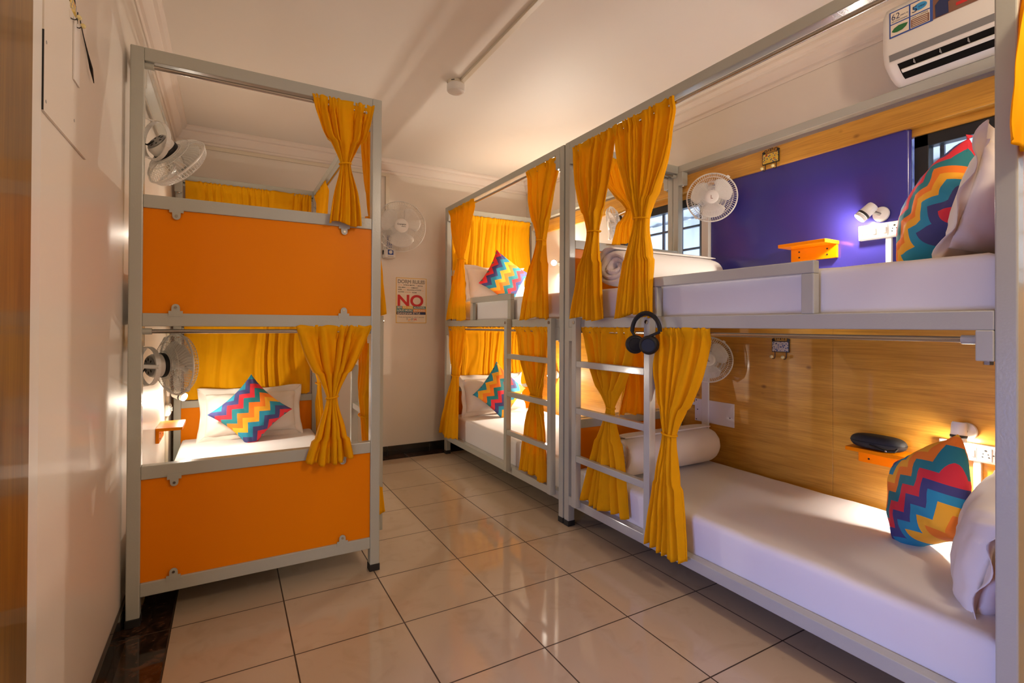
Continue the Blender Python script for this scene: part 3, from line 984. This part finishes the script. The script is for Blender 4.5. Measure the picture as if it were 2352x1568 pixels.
        for i in range(n_):
            j = (i+1) % n_
            for k in range(4):
                l = (k+1) % 4
                fs.append((i*4+k, i*4+l, j*4+l, j*4+k))
        MB().add(vs, fs).build('yoke_ring', white_m, t, bevel=.0008, seg=1)
        W_ = V(wall)
        MB().tube([cen+sp_*rr, W_+(cen+sp_*rr-W_)*.2], .009, 10).build('wall_arm', white_m, t, smooth=True)
        for s in (1, -1):
            pz = cen+V((0, 0, s*rr))
            wz = V((W_.x, W_.y, pz.z))
            MB().tube([pz, pz+(wz-pz)*.8, wz], .0035, 6).build('stay_rod', white_m, t, smooth=True)
        pl = MB()
        n3 = -d_
        m3 = frame_mtx(W_, sd, (0, 0, 1))
        pl.box(-.03, .03, -.075, .075, -.012, .012, m3)
        pl.build('mounting_plate', white_m, t, bevel=.004)
        cb = MB()
        bk = mt @ V((motor*.25, 0, zb-.004))
        cb.tube([bk, bk+(W_-bk)*.35+V((0, 0, -.03)), bk+(W_-bk)*.75+V((0, 0, -.035)), W_+V((0, 0, .02)), W_+V((0, 0, .10))+(cen-W_)*.1], .0035, 6)
        cb.build('power_cord', black_m, t, smooth=True)
    if logo:
        m4 = mt @ Matrix.Translation((0, 0, D*1.06+.0006))
        lg = MB()
        for (s_, x_, y_, sz, wd) in logo:
            text_mb(lg, s_, m4 @ Matrix.Translation((x_, y_, 0)), sz, wd, .0004)
        lg.build('badge_lettering', ink_m if big else brown_m, t)
    return t, mt
fan('small white fan above the left upper bunk, tilted down and seen from behind', (-.825, 2.04, 1.925), (.64, .52, -.56), .142, (-.968, 1.93, 2.0), spokes=60)
fan('small white fan on the left wall in the lower bunk, seen from behind', (-.822, 2.06, .990), (.85, .52, .02), .142, (-.968, 1.93, .995), spokes=60)
fan('round white fan on the trunking beside the blue wall', (1.925, 1.300, 1.955), (-.75, -.62, -.12), .142, (2.08, 1.462, 1.95), logo=[('L', -.006, -.011, .03, .012)], yoke=True)
fan('white fan on the oak wall in the nearest lower bunk, half behind a curtain', (1.955, 1.345, .972), (-.75, -.64, .06), .137, (2.085, 1.47, .972), logo=[('L', -.006, -.011, .03, .012)])
fan('small white fan on the right wall of the far upper bunk, seen between curtains', (1.935, 2.20, 1.95), (-.80, .58, -.2), .135, (2.095, 2.40, 1.95), spokes=50)
# larger fan on the back wall
bf, bm4 = fan('large white fan on the back wall above the dorm rules poster', (.695, 3.56, 2.040), (-.16, -1, -.05), .218, (.64, 3.752, 2.03), yoke=False, spokes=88, big=True, logo=[('Crompton', -.037, .004, .021, .074), ('WAVE PLUS', -.002, -.011, .008, .036)])
m = MB(); m.box(.588, .683, 3.70, 3.758, 1.80, 2.10); m.build('fan_body', white_m, bf, bevel=.008)
MB().tube([(.64, 3.71, 2.05), (.648, 3.64, 2.045)], .03, 14).build('neck', white_m, bf, smooth=True)
MB().box(.588, .685, 3.66, 3.757, 1.775, 1.855).build('switch_box', white_m, bf, bevel=.008)
m = MB(); m.box(.612, .662, 3.6585, 3.6599, 1.80, 1.845); m.build('blue_label', bluep_m, bf)
m = MB(); m.lathe([(0, 0), (.016, 0), (.015, .006), (0, .006)], mtx=axis_mtx((.637, 3.6588, 1.824), (0, -1, 0)), n=20); m.build('speed_knob', white_m, bf)
m = MB()
for i in range(8):
    for j in range(3): m.box(.615+j*.016, .626+j*.016, 3.6975, 3.6999, 1.868+i*.014, 1.876+i*.014)
m.build('vent_pattern', bluep_m, bf)
m = MB(); text_mb(m, 'WAVE PLUS', frame_mtx((.610, 3.6594, 1.782), (1, 0, 0), (0, 0, 1)), .012, .052); m.build('box_lettering', ink_m, bf)
m = MB(); m.tube([(.605, 3.66, 1.85), (.596, 3.655, 1.87), (.60, 3.655, 1.885)], .0018, 6); m.build('pull_cord', black_m, bf)

# ------------------------------------------------------------------ reading lamps
def lamp(label, base, wn, head, direction, power, glow=1.0, col=(1, .92, .82)):
    t = thing('reading_lamp', label, 'lamp', base, 'swivelling reading lamps on the bunk walls')
    mt = axis_mtx(base, wn)
    MB().lathe([(0, 0), (.034, 0), (.036, .004), (.034, .012), (.022, .017), (0, .018)], mtx=mt, n=32).build('wall_base', white_m, t, smooth=True)
    d_ = V(direction).normalized()
    h = V(head)
    MB().tube([V(base)+V(wn)*.014, h], .008, 12).build('arm', chrome_m, t, smooth=True)
    m2 = axis_mtx(h, d_)
    MB().lathe([(0, -.035), (.022, -.034), (.025, -.028), (.027, .018), (.026, .022)], mtx=m2, n=32).build('lamp_head', white_m, t, smooth=True)
    MB().lathe([(.0262, .018), (.0285, .020), (.0285, .028), (.0262, .030)], mtx=m2, n=32).build('dark_collar', rubber_m, t, smooth=True)
    MB().lathe([(.0255, .030), (.0275, .031), (.0270, .046), (.0250, .048)], mtx=m2, n=32).build('lens_ring', white_m, t, smooth=True)
    MB().lathe([(0, .047), (.012, .0468), (.0245, .0455)], mtx=m2, n=32).build('lens', glow_m, t, smooth=True)
    spot(h+d_*.055, d_, power, col, glow=glow)
lamp('lit white reading lamp on the blue wall of the nearest upper bunk', (2.088, .468, 1.712), (-1, 0, 0), (2.028, .500, 1.728), (-.42, .52, -.66), 10, .7)
lamp('lit white reading lamp above the switchboard in the nearest lower bunk', (2.086, .150, .742), (-1, 0, 0), (2.030, .160, .748), (-.12, .0, -1), 14, .26)
lamp('lit reading lamp glaring in the far upper bunk', (2.086, 3.10, 1.765), (-1, 0, 0), (2.03, 3.12, 1.765), (-.72, -.66, -.18), 20)
lamp('lit reading lamp glaring in the far lower bunk behind the ladder', (2.086, 3.16, .715), (-1, 0, 0), (2.03, 3.18, .715), (-.72, -.66, -.10), 16)
lamp('assumed lit reading lamp of the left upper bunk, unseen behind the orange panel', (-.955, 3.20, 1.77), (1, 0, 0), (-.895, 3.20, 1.75), (.75, -.60, -.28), 6, .55)  # unseen lamp, added as source of the light on this bunk's wall
lamp('lit reading lamp by the pillow of the left lower bunk', (-.955, 3.20, .742), (1, 0, 0), (-.895, 3.20, .712), (.75, -.60, -.28), 9, .8)

# ------------------------------------------------------------------ shelves, switchboards, trunking
def shelf(label, y0, y1, z, x, s):
    t = thing('wall_shelf', label, 'shelf', (x, (y0+y1)/2, z), 'small orange ledges beside the mattresses')
    X = lambda a, b: (min(x+s*a, x+s*b), max(x+s*a, x+s*b))
    MB().box(*X(.001, .13), y0, y1, z, z+.018).build('shelf_board', orange_m, t, bevel=.001, seg=1)
    p = MB().box(*X(.001, .018), y0+.004, y1-.004, z-.068, z).build('back_board', orange_m, t, bevel=.001, seg=1)
    m = MB()
    for y in (y0+.05, y1-.05):
        for zz in (z-.018, z-.048): m.cyl((x+s*.0175, y, zz), (x+s*.0195, y, zz), .0045, 10)
    m.build('screw_hole', black_m, t)
    return t
shelf('empty orange ledge on the blue wall of the nearest upper bunk', .66, .905, 1.598, XR-.007, -1)
shelf('orange ledge under the black case in the nearest lower bunk', .315, .565, .590, XR-.0105, -1)
shelf('orange ledge on the white wall of the left lower bunk', 2.74, 3.0, .562, XL, 1)

def board(label, x, s, yc, zc, W_=.18, trunk_to=None, wall=None):
    t = thing('switchboard', label, 'switchboard', (x, yc, zc), 'white socket and switch boards')
    X = lambda a, b: (min(x+s*a, x+s*b), max(x+s*a, x+s*b))
    h = .036
    MB().box(*X(.0005, .026), yc-W_/2, yc+W_/2, zc-h, zc+h).build('board_box', white_m, t, bevel=.004)
    MB().box(*X(.026, .029), yc-W_/2+.006, yc+W_/2-.006, zc-h+.005, zc+h-.005).build('face_plate', white_m, t, bevel=.002)
    m = MB(); mo = MB()
    n = int(W_/.045)
    for i in range(n):
        y = yc-W_/2+.012+.022+i*(W_-.024)/n
        kind = i % 4
        if kind in (0, 3):
            q = MB().box(*X(.029, .0315), y-.019, y+.019, zc-.026, zc+.026).build('socket', white_m, t, bevel=.001)
            for dy, dz, r in ((0, .016, .0042), (-.008, .002, .0026), (.008, .002, .0026), (-.010, -.010, .003), (.010, -.010, .003)):
                m.cyl((x+s*.031, y+dy, zc+dz), (x+s*.0325, y+dy, zc+dz), r, 10)
        else:
            MB().box(*X(.029, .0315), y-.013, y+.013, zc-.026, zc+.026).build('switch_plate', white_m, t, bevel=.001)
            MB().box(*X(.0315, .037), y-.008, y+.008, zc-.014, zc+.014).build('rocker', white_m, t, bevel=.002)
    for y in (yc-W_/2+.010, yc+W_/2-.010): m.cyl((x+s*.029, y, zc), (x+s*.030, y, zc), .0028, 8)
    m.build('socket_hole', ink_m, t)
    if trunk_to is not None:
        MB().box(*X(.0005, .018), yc-.012-.03, yc+.012-.03, trunk_to, zc-h).build('cable_trunking', white_m, t, bevel=.002)
    return t
board('white switchboard under the lamp on the blue wall', XR-.0065, -1, .465, 1.632, .19, 1.30)
board('white switchboard partly behind the cushion in the nearest lower bunk', XR-.0105, -1, .145, .660, .19, .30)
board('cream switchboard on the white wall above the left lower shelf', XL, 1, 3.27, .61, .11)
tk = MB().box(XL+.0005, XL+.016, 3.262, 3.295, .10, 1.14)
tag(tk.build('wall_trunking', cream_m, bevel=.002), 'vertical cream cable trunking on the left wall beside the switchboard', 'trunking')
tk = MB().box(XR-.024, XR-.0105, 1.445, 1.497, .30, 1.31)
tag(tk.build('wall_trunking', white_m, bevel=.003), 'vertical white trunking on the oak wall behind the lower fan', 'trunking')
tk = MB().box(XR-.028, XR-.0085, 1.444, 1.498, 1.312, 2.08)
tag(tk.build('wall_trunking', white_m, bevel=.003), 'vertical white trunking between the blue wall and left window, behind the fan', 'trunking')
tk = MB(); tk.box(-.888, .648, YB-.016, YB-.0005, 2.515, 2.543); tk.box(.612, .648, YB-.018, YB-.0005, 2.14, 2.515)
tag(tk.build('wall_trunking', cream_m, bevel=.002), 'cream cable trunking along the back wall turning down to the large fan', 'trunking')
# white cover card on the oak wall
t = thing('cover_plate', 'blank white rectangular cover card screwed to the oak wall', 'cover plate', (XR-.011, 1.41, .555))
MB().box(XR-.0165, XR-.0105, 1.262, 1.557, .555, .700).build('card', plate_m, t, bevel=.001)
m = MB()
for y, z in ((1.545, .69), (1.545, .565), (1.535, .63), (1.29, .61)): m.cyl((XR-.0175, y, z), (XR-.0160, y, z), .004, 10)
m.build('screw', ink_m, t)
m = MB().box(XR-.0165, XR-.0105, 1.557, 1.60, .655, .675); m.build('side_channel', white_m, t, bevel=.002)

# hook racks with painted tiles
def hooks(label, o_, xd, tilem, wn, k=1.0, w_=.10, h_=.062):
    t = thing('hook_rack', label, 'hook rack', o_, 'wrought iron hook racks with painted tiles')
    mt = frame_mtx(o_, xd, (0, 0, 1), wn) @ Matrix.Scale(k, 4)
    MB().box(-w_/2, w_/2, -h_/2, h_/2, .001, .008, mt).build('tile_frame', iron_m, t, bevel=.001)
    MB().box(-w_/2+.004, w_/2-.004, -h_/2+.004, h_/2-.004, .008, .0095, mt).build('painted_tile', tilem, t)
    def sc(cx, cz, r, a0, a1):
        return [(cx+r*(1-.5*i/12)*math.cos(a0+(a1-a0)*i/12), cz+r*(1-.5*i/12)*math.sin(a0+(a1-a0)*i/12), .006) for i in range(13)]
    m = MB()
    for s in (-1, 1):
        m.tube([(s*(x_), z_, q) for x_, z_, q in sc(.030, h_/2+.010, .014, -PI*.6, PI*1.2)], .0017, 6, mtx=mt)
        m.tube([(s*x_, z_, q) for x_, z_, q in sc(.008, h_/2+.016, .010, PI*1.3, -PI*.3)], .0017, 6, mtx=mt)
        m.cyl((s*w_*.44, h_/2+.007, .001), (s*w_*.44, h_/2+.007, .007), .0075, 12, mtx=mt)
    m.build('scrollwork', iron_m, t, smooth=True)
    for s in (-1, 1):
        x = s*w_*.33
        hk = MB().tube([(x, -h_/2+.004, .005), (x, -h_/2-.026, .005), (x, -h_/2-.036, .010), (x-.001, -h_/2-.038, .022), (x-.002, -h_/2-.030, .032)], .0022, 8, mtx=mt).build('hook', iron_m, t, smooth=True)
        MB().lathe([(0, -.006), (.0075, -.005), (.0100, 0), (.0088, .006), (.004, .010), (0, .0105)], n=18, mtx=mt @ Matrix.Translation((x-.002, -h_/2-.026, .034)) @ Matrix.Rotation(-.4, 4, 'X')).build('knob', knob_m, hk, smooth=True)
    return t
hooks('hook rack with yellow painted tile above the blue wall', (XR-.0225, 1.018, 2.138), (0, -1, 0), tile_yellow, (-1, 0, 0))
hooks('hook rack with blue and white tiles on the oak wall under the upper bunk', (XR-.0105, .966, 1.064), (0, -1, 0), tile_blue, (-1, 0, 0))
hooks('hook rack high on the left wall near the door frame', (XL+.0005, .930, 1.985), (0, 1, 0), tile_yellow, (1, 0, 0), k=.62)
t = thing('access_cover', 'large painted cover sheet on the left wall below the hook rack', 'cover sheet', (XL, .89, 1.636))
MB().box(XL+.0005, XL+.006, .703, 1.082, 1.636, 1.98).build('sheet', wall_m, t)
MB().box(XL+.0005, XL+.0064, .7015, .7035, 1.636, 1.81).build('edge_shadow', ink_m, t)  # ink-dark strip stands in for the shadow along the sheet's edge
m = MB()
for y, z in ((.72, 1.79), (.72, 1.66), (.95, 1.70), (.95, 1.90)): m.cyl((XL+.005, y, z), (XL+.0065, y, z), .004, 10)
m.build('screw', grey_m, t)
t = thing('hanging_strip', 'narrow white strip with black cord hanging from the left wall hook rack', 'strip', (XL+.03, .96, 1.80))
MB().box(XL+.0065, XL+.0095, .930, .985, 1.800, 1.960).build('white_strip', plate_m, t)
MB().tube([(XL+.010, .955, 1.985), (XL+.009, .955, 1.955)], .0015, 6).build('loop', iron_m, t)
MB().tube([(XL+.010, .97, 1.985), (XL+.009, 1.02, 1.955), (XL+.009, 1.07, 1.930), (XL+.010, 1.105, 1.905), (XL+.009, 1.145, 1.880)], [.0012, .0012, .002, .0042, .001], 6).build('cord_tail', black_m, t)

# ------------------------------------------------------------------ poster
t = thing('dorm_rules_poster', 'orange bordered dorm rules poster with a big red NO on the back wall', 'poster', (.862, YB-.001, 1.402))
x0, x1, z0, z1 = .716, 1.006, 1.196, 1.612
yy = YB-.0012
MB().box(x0, x1, yy-.0012, yy, z0, z1).build('sheet', paper_m, t)
def T(x, z, dy=.0004): return frame_mtx((x, yy-.0012-dy, z), (1, 0, 0), (0, 0, 1))
m = MB()
for a in ((x0, x1, z1-.005, z1), (x0, x1, z0, z0+.005), (x0, x0+.005, z0, z1), (x1-.005, x1, z0, z1)): m.box(a[0], a[1], yy-.0016, yy-.0012, a[2], a[3])
m.build('orange_border', yellow_m, t)
def letters(items, mm, nm='lettering', dy=.0004):
    m = MB()
    for s_, x, z, sz, wd, bo in items: text_mb(m, s_, T(x, z, dy), sz, wd, bo)
    return m.build(nm, mm, t)
m = MB(); text_mb(m, 'DORM RULES', T(.733, 1.562, .0008), .046, .256, 0, outline=True); m.build('title_outline', ink_m, t)
letters([('PHYSICAL MENTAL', .785, 1.541, .0135, .108, .0003), ('SPIRITUAL', .920, 1.537, .0135, .052, .0003), ('WELL-BEING', .735, 1.519, .0135, .070, .0003), ('COMMUNITY', .855, 1.517, .0135, .072, .0003), ('NONE', .735, 1.499, .0135, .034, .0003), ('FOLLOWING ACTIVITIES', .820, 1.497, .0135, .135, .0003), ('ALLOWED', .735, 1.477, .0135, .056, .0003), ('ROOMS', .870, 1.474, .0135, .042, .0003), ('* Farts are bearable for only 2 seconds', .733, 1.246, .014, .250, 0), ('www.gostops.com', .826, 1.206, .008, .068, 0)], ink_m)
letters([('For the', .735, 1.541, .0135, .040, 0), ('&', .905, 1.540, .0135, .007, 0), ('of the', .812, 1.518, .0135, .034, 0), ('of the', .775, 1.498, .0135, .034, 0), ('are', .962, 1.494, .0135, .018, 0), ('inside the', .797, 1.476, .0135, .060, 0), ('go', .833, 1.221, .024, .022, .0003)], orangep_m)
letters([('NO', .731, 1.352, .146, .246, .0045)], red_m)
for a, mm in (((.7215, .776, 1.326, 1.352), teal_m), ((.776, .878, 1.326, 1.352), yellow_m), ((.878, 1.0, 1.326, 1.352), teal_m), ((.7215, .878, 1.299, 1.326), teal_m), ((.878, 1.0, 1.299, 1.326), orangep_m), ((.7215, 1.0, 1.274, 1.299), navy_m)):
    MB().box(a[0], a[1], yy-.0024, yy-.0018, a[2], a[3]).build('colour_band', mm, t)
letters([('SEX', .729, 1.3305, .0255, .045, .0006), ('EATING', .783, 1.3305, .0255, .090, .0004), ('ALCOHOL', .884, 1.3305, .0255, .110, .0006), ('LOUD MUSIC', .729, 1.303, .0255, .144, .0006), ('SMOKING', .884, 1.303, .0255, .110, .0006), ('GANGNAM STYLE', .729, 1.278, .0245, .216, .0006)], paper_m, 'lettering', .0016)
letters([('ST', .858, 1.221, .024, .021, .0006)], teal_m)
letters([('OPS', .880, 1.221, .024, .033, .0006)], red_m)
m = MB(); m.tube([(.818, yy-.002, 1.240), (.822, yy-.002, 1.222), (.826, yy-.002, 1.238), (.818, yy-.002, 1.240)], .0012, 5); m.build('logo_mark', ink_m, t)

# ------------------------------------------------------------------ ceiling fixture with conduit
t = thing('ceiling_light', 'small unlit round white fitting on the ceiling at the end of a conduit', 'ceiling fitting', (.585, 2.085, ZC))
MB().lathe([(0, 0), (.052, 0), (.052, .022), (0, .022)], mtx=axis_mtx((.585, 2.085, ZC-.0225), (0, 0, 1)), n=40).build('fitting_base', cream_m, t, smooth=True)
MB().lathe([(.050, 0), (.055, -.004), (.055, -.035), (.050, -.044), (.036, -.049), (0, -.051)], mtx=axis_mtx((.585, 2.085, ZC-.018), (0, 0, 1)), n=40).build('diffuser', white_m, t, smooth=True)
m = MB()
for k in range(5):
    q = k*1.25+.2
    m.box(.0515, .0535, -.010, .010, -.012, -.008, Matrix.Translation((.585, 2.085, ZC)) @ Matrix.Rotation(q, 4, 'Z'))
m.build('vent_slot', ink_m, t)
m = MB().box(.592, .622, -2.1, 2.045, ZC-.016, ZC-.0005)
tag(m.build('ceiling_conduit', cream_m, bevel=.002), 'straight cream conduit running along the ceiling to the round fitting', 'conduit')

# ------------------------------------------------------------------ air conditioner
t = thing('air_conditioner', 'white wall air conditioner at the top right with a promotional sticker', 'air conditioner', (2.0, -.02, 2.28))
ya, yb = -.46, .385
prof = [(2.098, 2.262), (2.060, 2.257), (2.010, 2.264), (1.968, 2.281), (1.940, 2.300), (1.911, 2.324), (1.904, 2.337), (1.897, 2.364), (1.893, 2.378), (1.891, 2.50), (1.895, 2.545), (1.915, 2.575), (1.95, 2.588), (2.098, 2.590)]
def ac_body():
    m = MB()
    n = len(prof)
    vs = []
    steps = [(yb, .86), (yb-.004, .94), (yb-.012, .985), (yb-.03, 1), (ya+.03, 1), (ya+.012, .985), (ya, .9)]
    for y, k in steps:
        for x, z in prof:
            vs.append((2.098+(x-2.098)*k, y, 2.43+(z-2.43)*k))
    fs = [tuple(range(n)), tuple(range((len(steps)-1)*n, len(steps)*n))[::-1]]
    for j in range(len(steps)-1):
        for i in range(n):
            fs.append((j*n+i, j*n+(i+1) % n, (j+1)*n+(i+1) % n, (j+1)*n+i))
    return m.add(vs, fs)
ac_body().build('casing', white_m, t, smooth=True)
yy0, yy1 = ya+.05, yb-.012
m = MB()
def strip(m, pts, y0, y1, off):
    # pts on the profile, pushed outwards by off
    vs = []
    for y in (y0, y1):
        for (x, z) in pts:
            d_ = (V((x, 0, z))-V((2.06, 0, 2.44))).normalized()
            vs.append((x+d_.x*off, y, z+d_.z*off))
    n = len(pts)
    m.add(vs, [(i, i+1, n+i+1, n+i) for i in range(n-1)])
strip(m, [(1.904, 2.337), (1.897, 2.364)], yy0, yb-.030, .0012)
m.build('silver_strip', silver_m, t)
m = MB(); strip(m, [(1.914, 2.3215), (1.940, 2.300), (1.968, 2.281), (1.985, 2.2742)], yy0, yb-.055, .0012); m.build('outlet_cavity', dark_m, t)
m = MB()
mt = frame_mtx((1.943, yy0, 2.2975), (.80, 0, -.60), (0, 1, 0))
m.box(-.0085, .0085, 0, (yb-.060)-yy0, -.001, .006, mt) if mt.col[2].z < 0 else m.box(-.0085, .0085, 0, (yb-.060)-yy0, -.006, .001, mt)
m.build('louver', white_m, t, bevel=.002)
m = MB()
for k in range(8):
    y = yy0+.05+k*.09
    m.box(1.916, 1.932, y, y+.003, 2.304, 2.322)
m.build('vane', grey_m, t)
# sticker: blue sheet with four cells and a seated man in a dark suit holding a board
sx = 1.8905
def SB(y0, y1, z0, z1, mm, nm, lift=.0006):
    return MB().box(sx-lift, sx, min(y0, y1), max(y0, y1), z0, z1).build(nm, mm, t)
SB(.350, .195, 2.432, 2.545, bluep_m, 'sticker', .0008)
SB(.195, .02, 2.436, 2.545, brown_m, 'sticker', .0008)
for (a, b, c_, d_, mm) in ((.345, .278, 2.492, 2.540, paper_m), (.345, .278, 2.438, 2.487, paper_m), (.272, .205, 2.492, 2.540, paper_m), (.272, .205, 2.438, 2.487, paper_m)):
    SB(a, b, c_, d_, mm, 'sticker_cell', .0014)
def ST(y, z, lift=.0020): return frame_mtx((sx-lift, y, z), (0, -1, 0), (0, 0, 1))
m = MB(); text_mb(m, '62', ST(.341, 2.507), .036, .030); text_mb(m, 'years in', ST(.309, 2.512), .012, .028); text_mb(m, 'AIR CONDITIONING', ST(.341, 2.496), .009, .058); m.build('sticker_lettering', navy_m, t)
m = MB()
leaf = [(-.030, -.004), (-.020, .008), (-.004, .014), (.014, .013), (.030, .010), (.024, -.002), (.010, -.011), (-.010, -.013), (-.022, -.010)]
m.prism(leaf, .0006, ST(.311, 2.462, .0020)); m.build('green_leaf', green_m, t)
m = MB(); m.lathe([(0, .0006), (.024, .0006), (.024, 0)], n=24, mtx=ST(.238, 2.516, .0018) @ Matrix.Scale(.62, 4, (0, 1, 0))); m.build('blue_oval', sky_m, t)
m = MB(); text_mb(m, '5', ST(.266, 2.500, .0030), .036, .018); text_mb(m, 'year', ST(.244, 2.512, .0030), .014, .026); m.build('sticker_lettering', navy_m, t)
SB(.270, .207, 2.440, 2.474, brown_m, 'brown_cell', .0018)
m = MB(); text_mb(m, '100%', ST(.270, 2.477), .009, .020); text_mb(m, 'COPPER', ST(.248, 2.477), .011, .038); m.build('sticker_lettering', ink_m, t)
m = MB()
for k in range(4): m.box(sx-.0024, sx-.0018, .212, .266, 2.444+k*.0075, 2.4465+k*.0075)
m.build('small_print', paper_m, t)
m = MB(); m.prism([(-.020, -.045), (.022, -.045), (.020, .000), (.040, .004), (.040, .012), (.012, .018), (0, .026), (-.010, .020), (-.022, .006)], .0006, ST(.165, 2.483, .0018)); m.build('suited_figure', navy_m, t)
m = MB(); m.lathe([(0, .0006), (.010, .0006), (.010, 0)], n=18, mtx=ST(.163, 2.520, .0018)); m.build('figure_head', skin_m, t)
SB(.120, .090, 2.500, 2.530, paper_m, 'number_card', .0018)
m = MB(); text_mb(m, '10', ST(.118, 2.506, .0024), .024, .024, .0006); m.build('sticker_lettering', red_m, t)
SB(.120, .085, 2.452, 2.464, red_m, 'red_ribbon', .0018)
SB(.070, .040, 2.495, 2.530, paper_m, 'number_card', .0018)
# warning symbols under the louver
m = MB()
mt = frame_mtx((1.990, .250, 2.2785), (.90, 0, -.42), (0, -1, 0))
m.prism([(-.012, -.013), (.012, 0), (-.012, .013)], .0010, frame_mtx((1.985, .235, 2.2778), (-.88, 0, .47), (0, -1, 0), (-.47, 0, -.88)))
m.build('warning_triangle', yellow_m, t)
m = MB()
for k in range(3):
    q = frame_mtx((1.985, .200-k*.045, 2.2778), (-.88, 0, .47), (0, -1, 0), (-.47, 0, -.88))
    for a in ((-.007, -.005, -.010, .010), (.005, .007, -.010, .010), (-.005, .005, -.010, -.008), (-.005, .005, .008, .010), (-.004, .004, -.001, .001)):
        m.box(a[0], a[1], a[2], a[3], 0, .0012, q)
m.build('symbol_print', ink_m, t)

# ------------------------------------------------------------------ headphones hung over the ladder
t = thing('headphones', 'black over-ear headphones hung over the ladder top of the nearest bunk', 'headphones', (1.06, 1.0, 1.04))
m = MB()
cy_, cx_ = .968, 1.060
top = 1.238
pts = []
for k in range(21):
    a = PI*k/20
    pts.append((cx_-.012*math.cos(a), cy_+.076*math.cos(a), 1.150+.086*math.sin(a)))
vs = []; fs = []
m.tube(pts, .010, 10)
m.build('headband', black_m, t, smooth=True)
MB().tube([(p[0], p[1], p[2]-.006) for p in pts[4:17]], .007, 10).build('band_padding', soft_black, t, smooth=True)
for s, y, x in ((1, cy_+.058, cx_-.018), (-1, cy_-.054, cx_+.012)):
    y_in = y
    ax = V((-.80, -.25 if s == -1 else .45, -.05))
    ax = V((-.85, -.50, -.08)) if s == -1 else V((-.55, -.80, 0))
    cpos = (cx_-.020, cy_-.040, 1.090) if s == -1 else (cx_-.012, cy_+.056, 1.090)
    mt = axis_mtx(cpos, ax) @ Matrix.Scale(1.22, 4)
    e_ = MB().lathe([(0, .0115), (.024, .012), (.026, .014), (.029, .0135), (.034, .009), (.036, .002), (.034, -.006), (.028, -.009), (0, -.010)], n=36, mtx=mt).build('ear_cup', black_m, t, smooth=True)
    MB().lathe([(.012, -.022), (.022, -.026), (.031, -.023), (.035, -.016), (.033, -.0105), (.028, -.009)], n=36, mtx=mt).build('ear_pad', soft_black, e_, smooth=True)
    hp = V(cpos)
    MB().tube([(pts[0] if s == 1 else pts[-1]), hp+V((0, s*.004, .040)), hp+V((0, 0, .030))], [.007, .006, .006], 10).build('slider_arm', black_m, t, smooth=True)

# headphone case on the lower shelf
t = thing('headphone_case', 'black zipped headphone case lying on the orange ledge', 'case', (2.02, .44, .609))
vs = []; fs = []
NU, NV = 40, 16
for j in range(NV+1):
    ph = -PI/2+PI*j/NV
    for i in range(NU):
        th = 2*PI*i/NU
        ex = lambda c, p: math.copysign(abs(c)**p, c)
        x = 2.010+.052*ex(math.cos(ph), .38)*ex(math.cos(th), .75)
        y = .448+.112*ex(math.cos(ph), .38)*ex(math.sin(th), .75)
        z = .642+.032*ex(math.sin(ph), 1)
        vs.append((x, y, z))
for j in range(NV):
    for i in range(NU):
        k = (i+1) % NU
        fs.append((j*NU+i, j*NU+k, (j+1)*NU+k, (j+1)*NU+i))
MB().add(vs, fs).build('shell', soft_black, t, smooth=True)
MB().tube([(2.010+.0525*math.copysign(abs(math.cos(q))**.75, math.cos(q)), .448+.1125*math.copysign(abs(math.sin(q))**.75, math.sin(q)), .642) for q in [2*PI*i/60 for i in range(60)]], .0012, 6, True).build('zip', black_m, t, smooth=True)
MB().tube([(1.958, .46, .632), (1.944, .42, .628), (1.940, .385, .622), (1.950, .355, .626), (1.962, .35, .636)], .005, 8).build('strap', black_m, t, smooth=True)
MB().lathe([(0, .003), (.0045, .002), (.005, 0)], n=12, mtx=axis_mtx((1.938, .385, .622), (-1, 0, 0))).build('zip_pull', chrome_m, t)
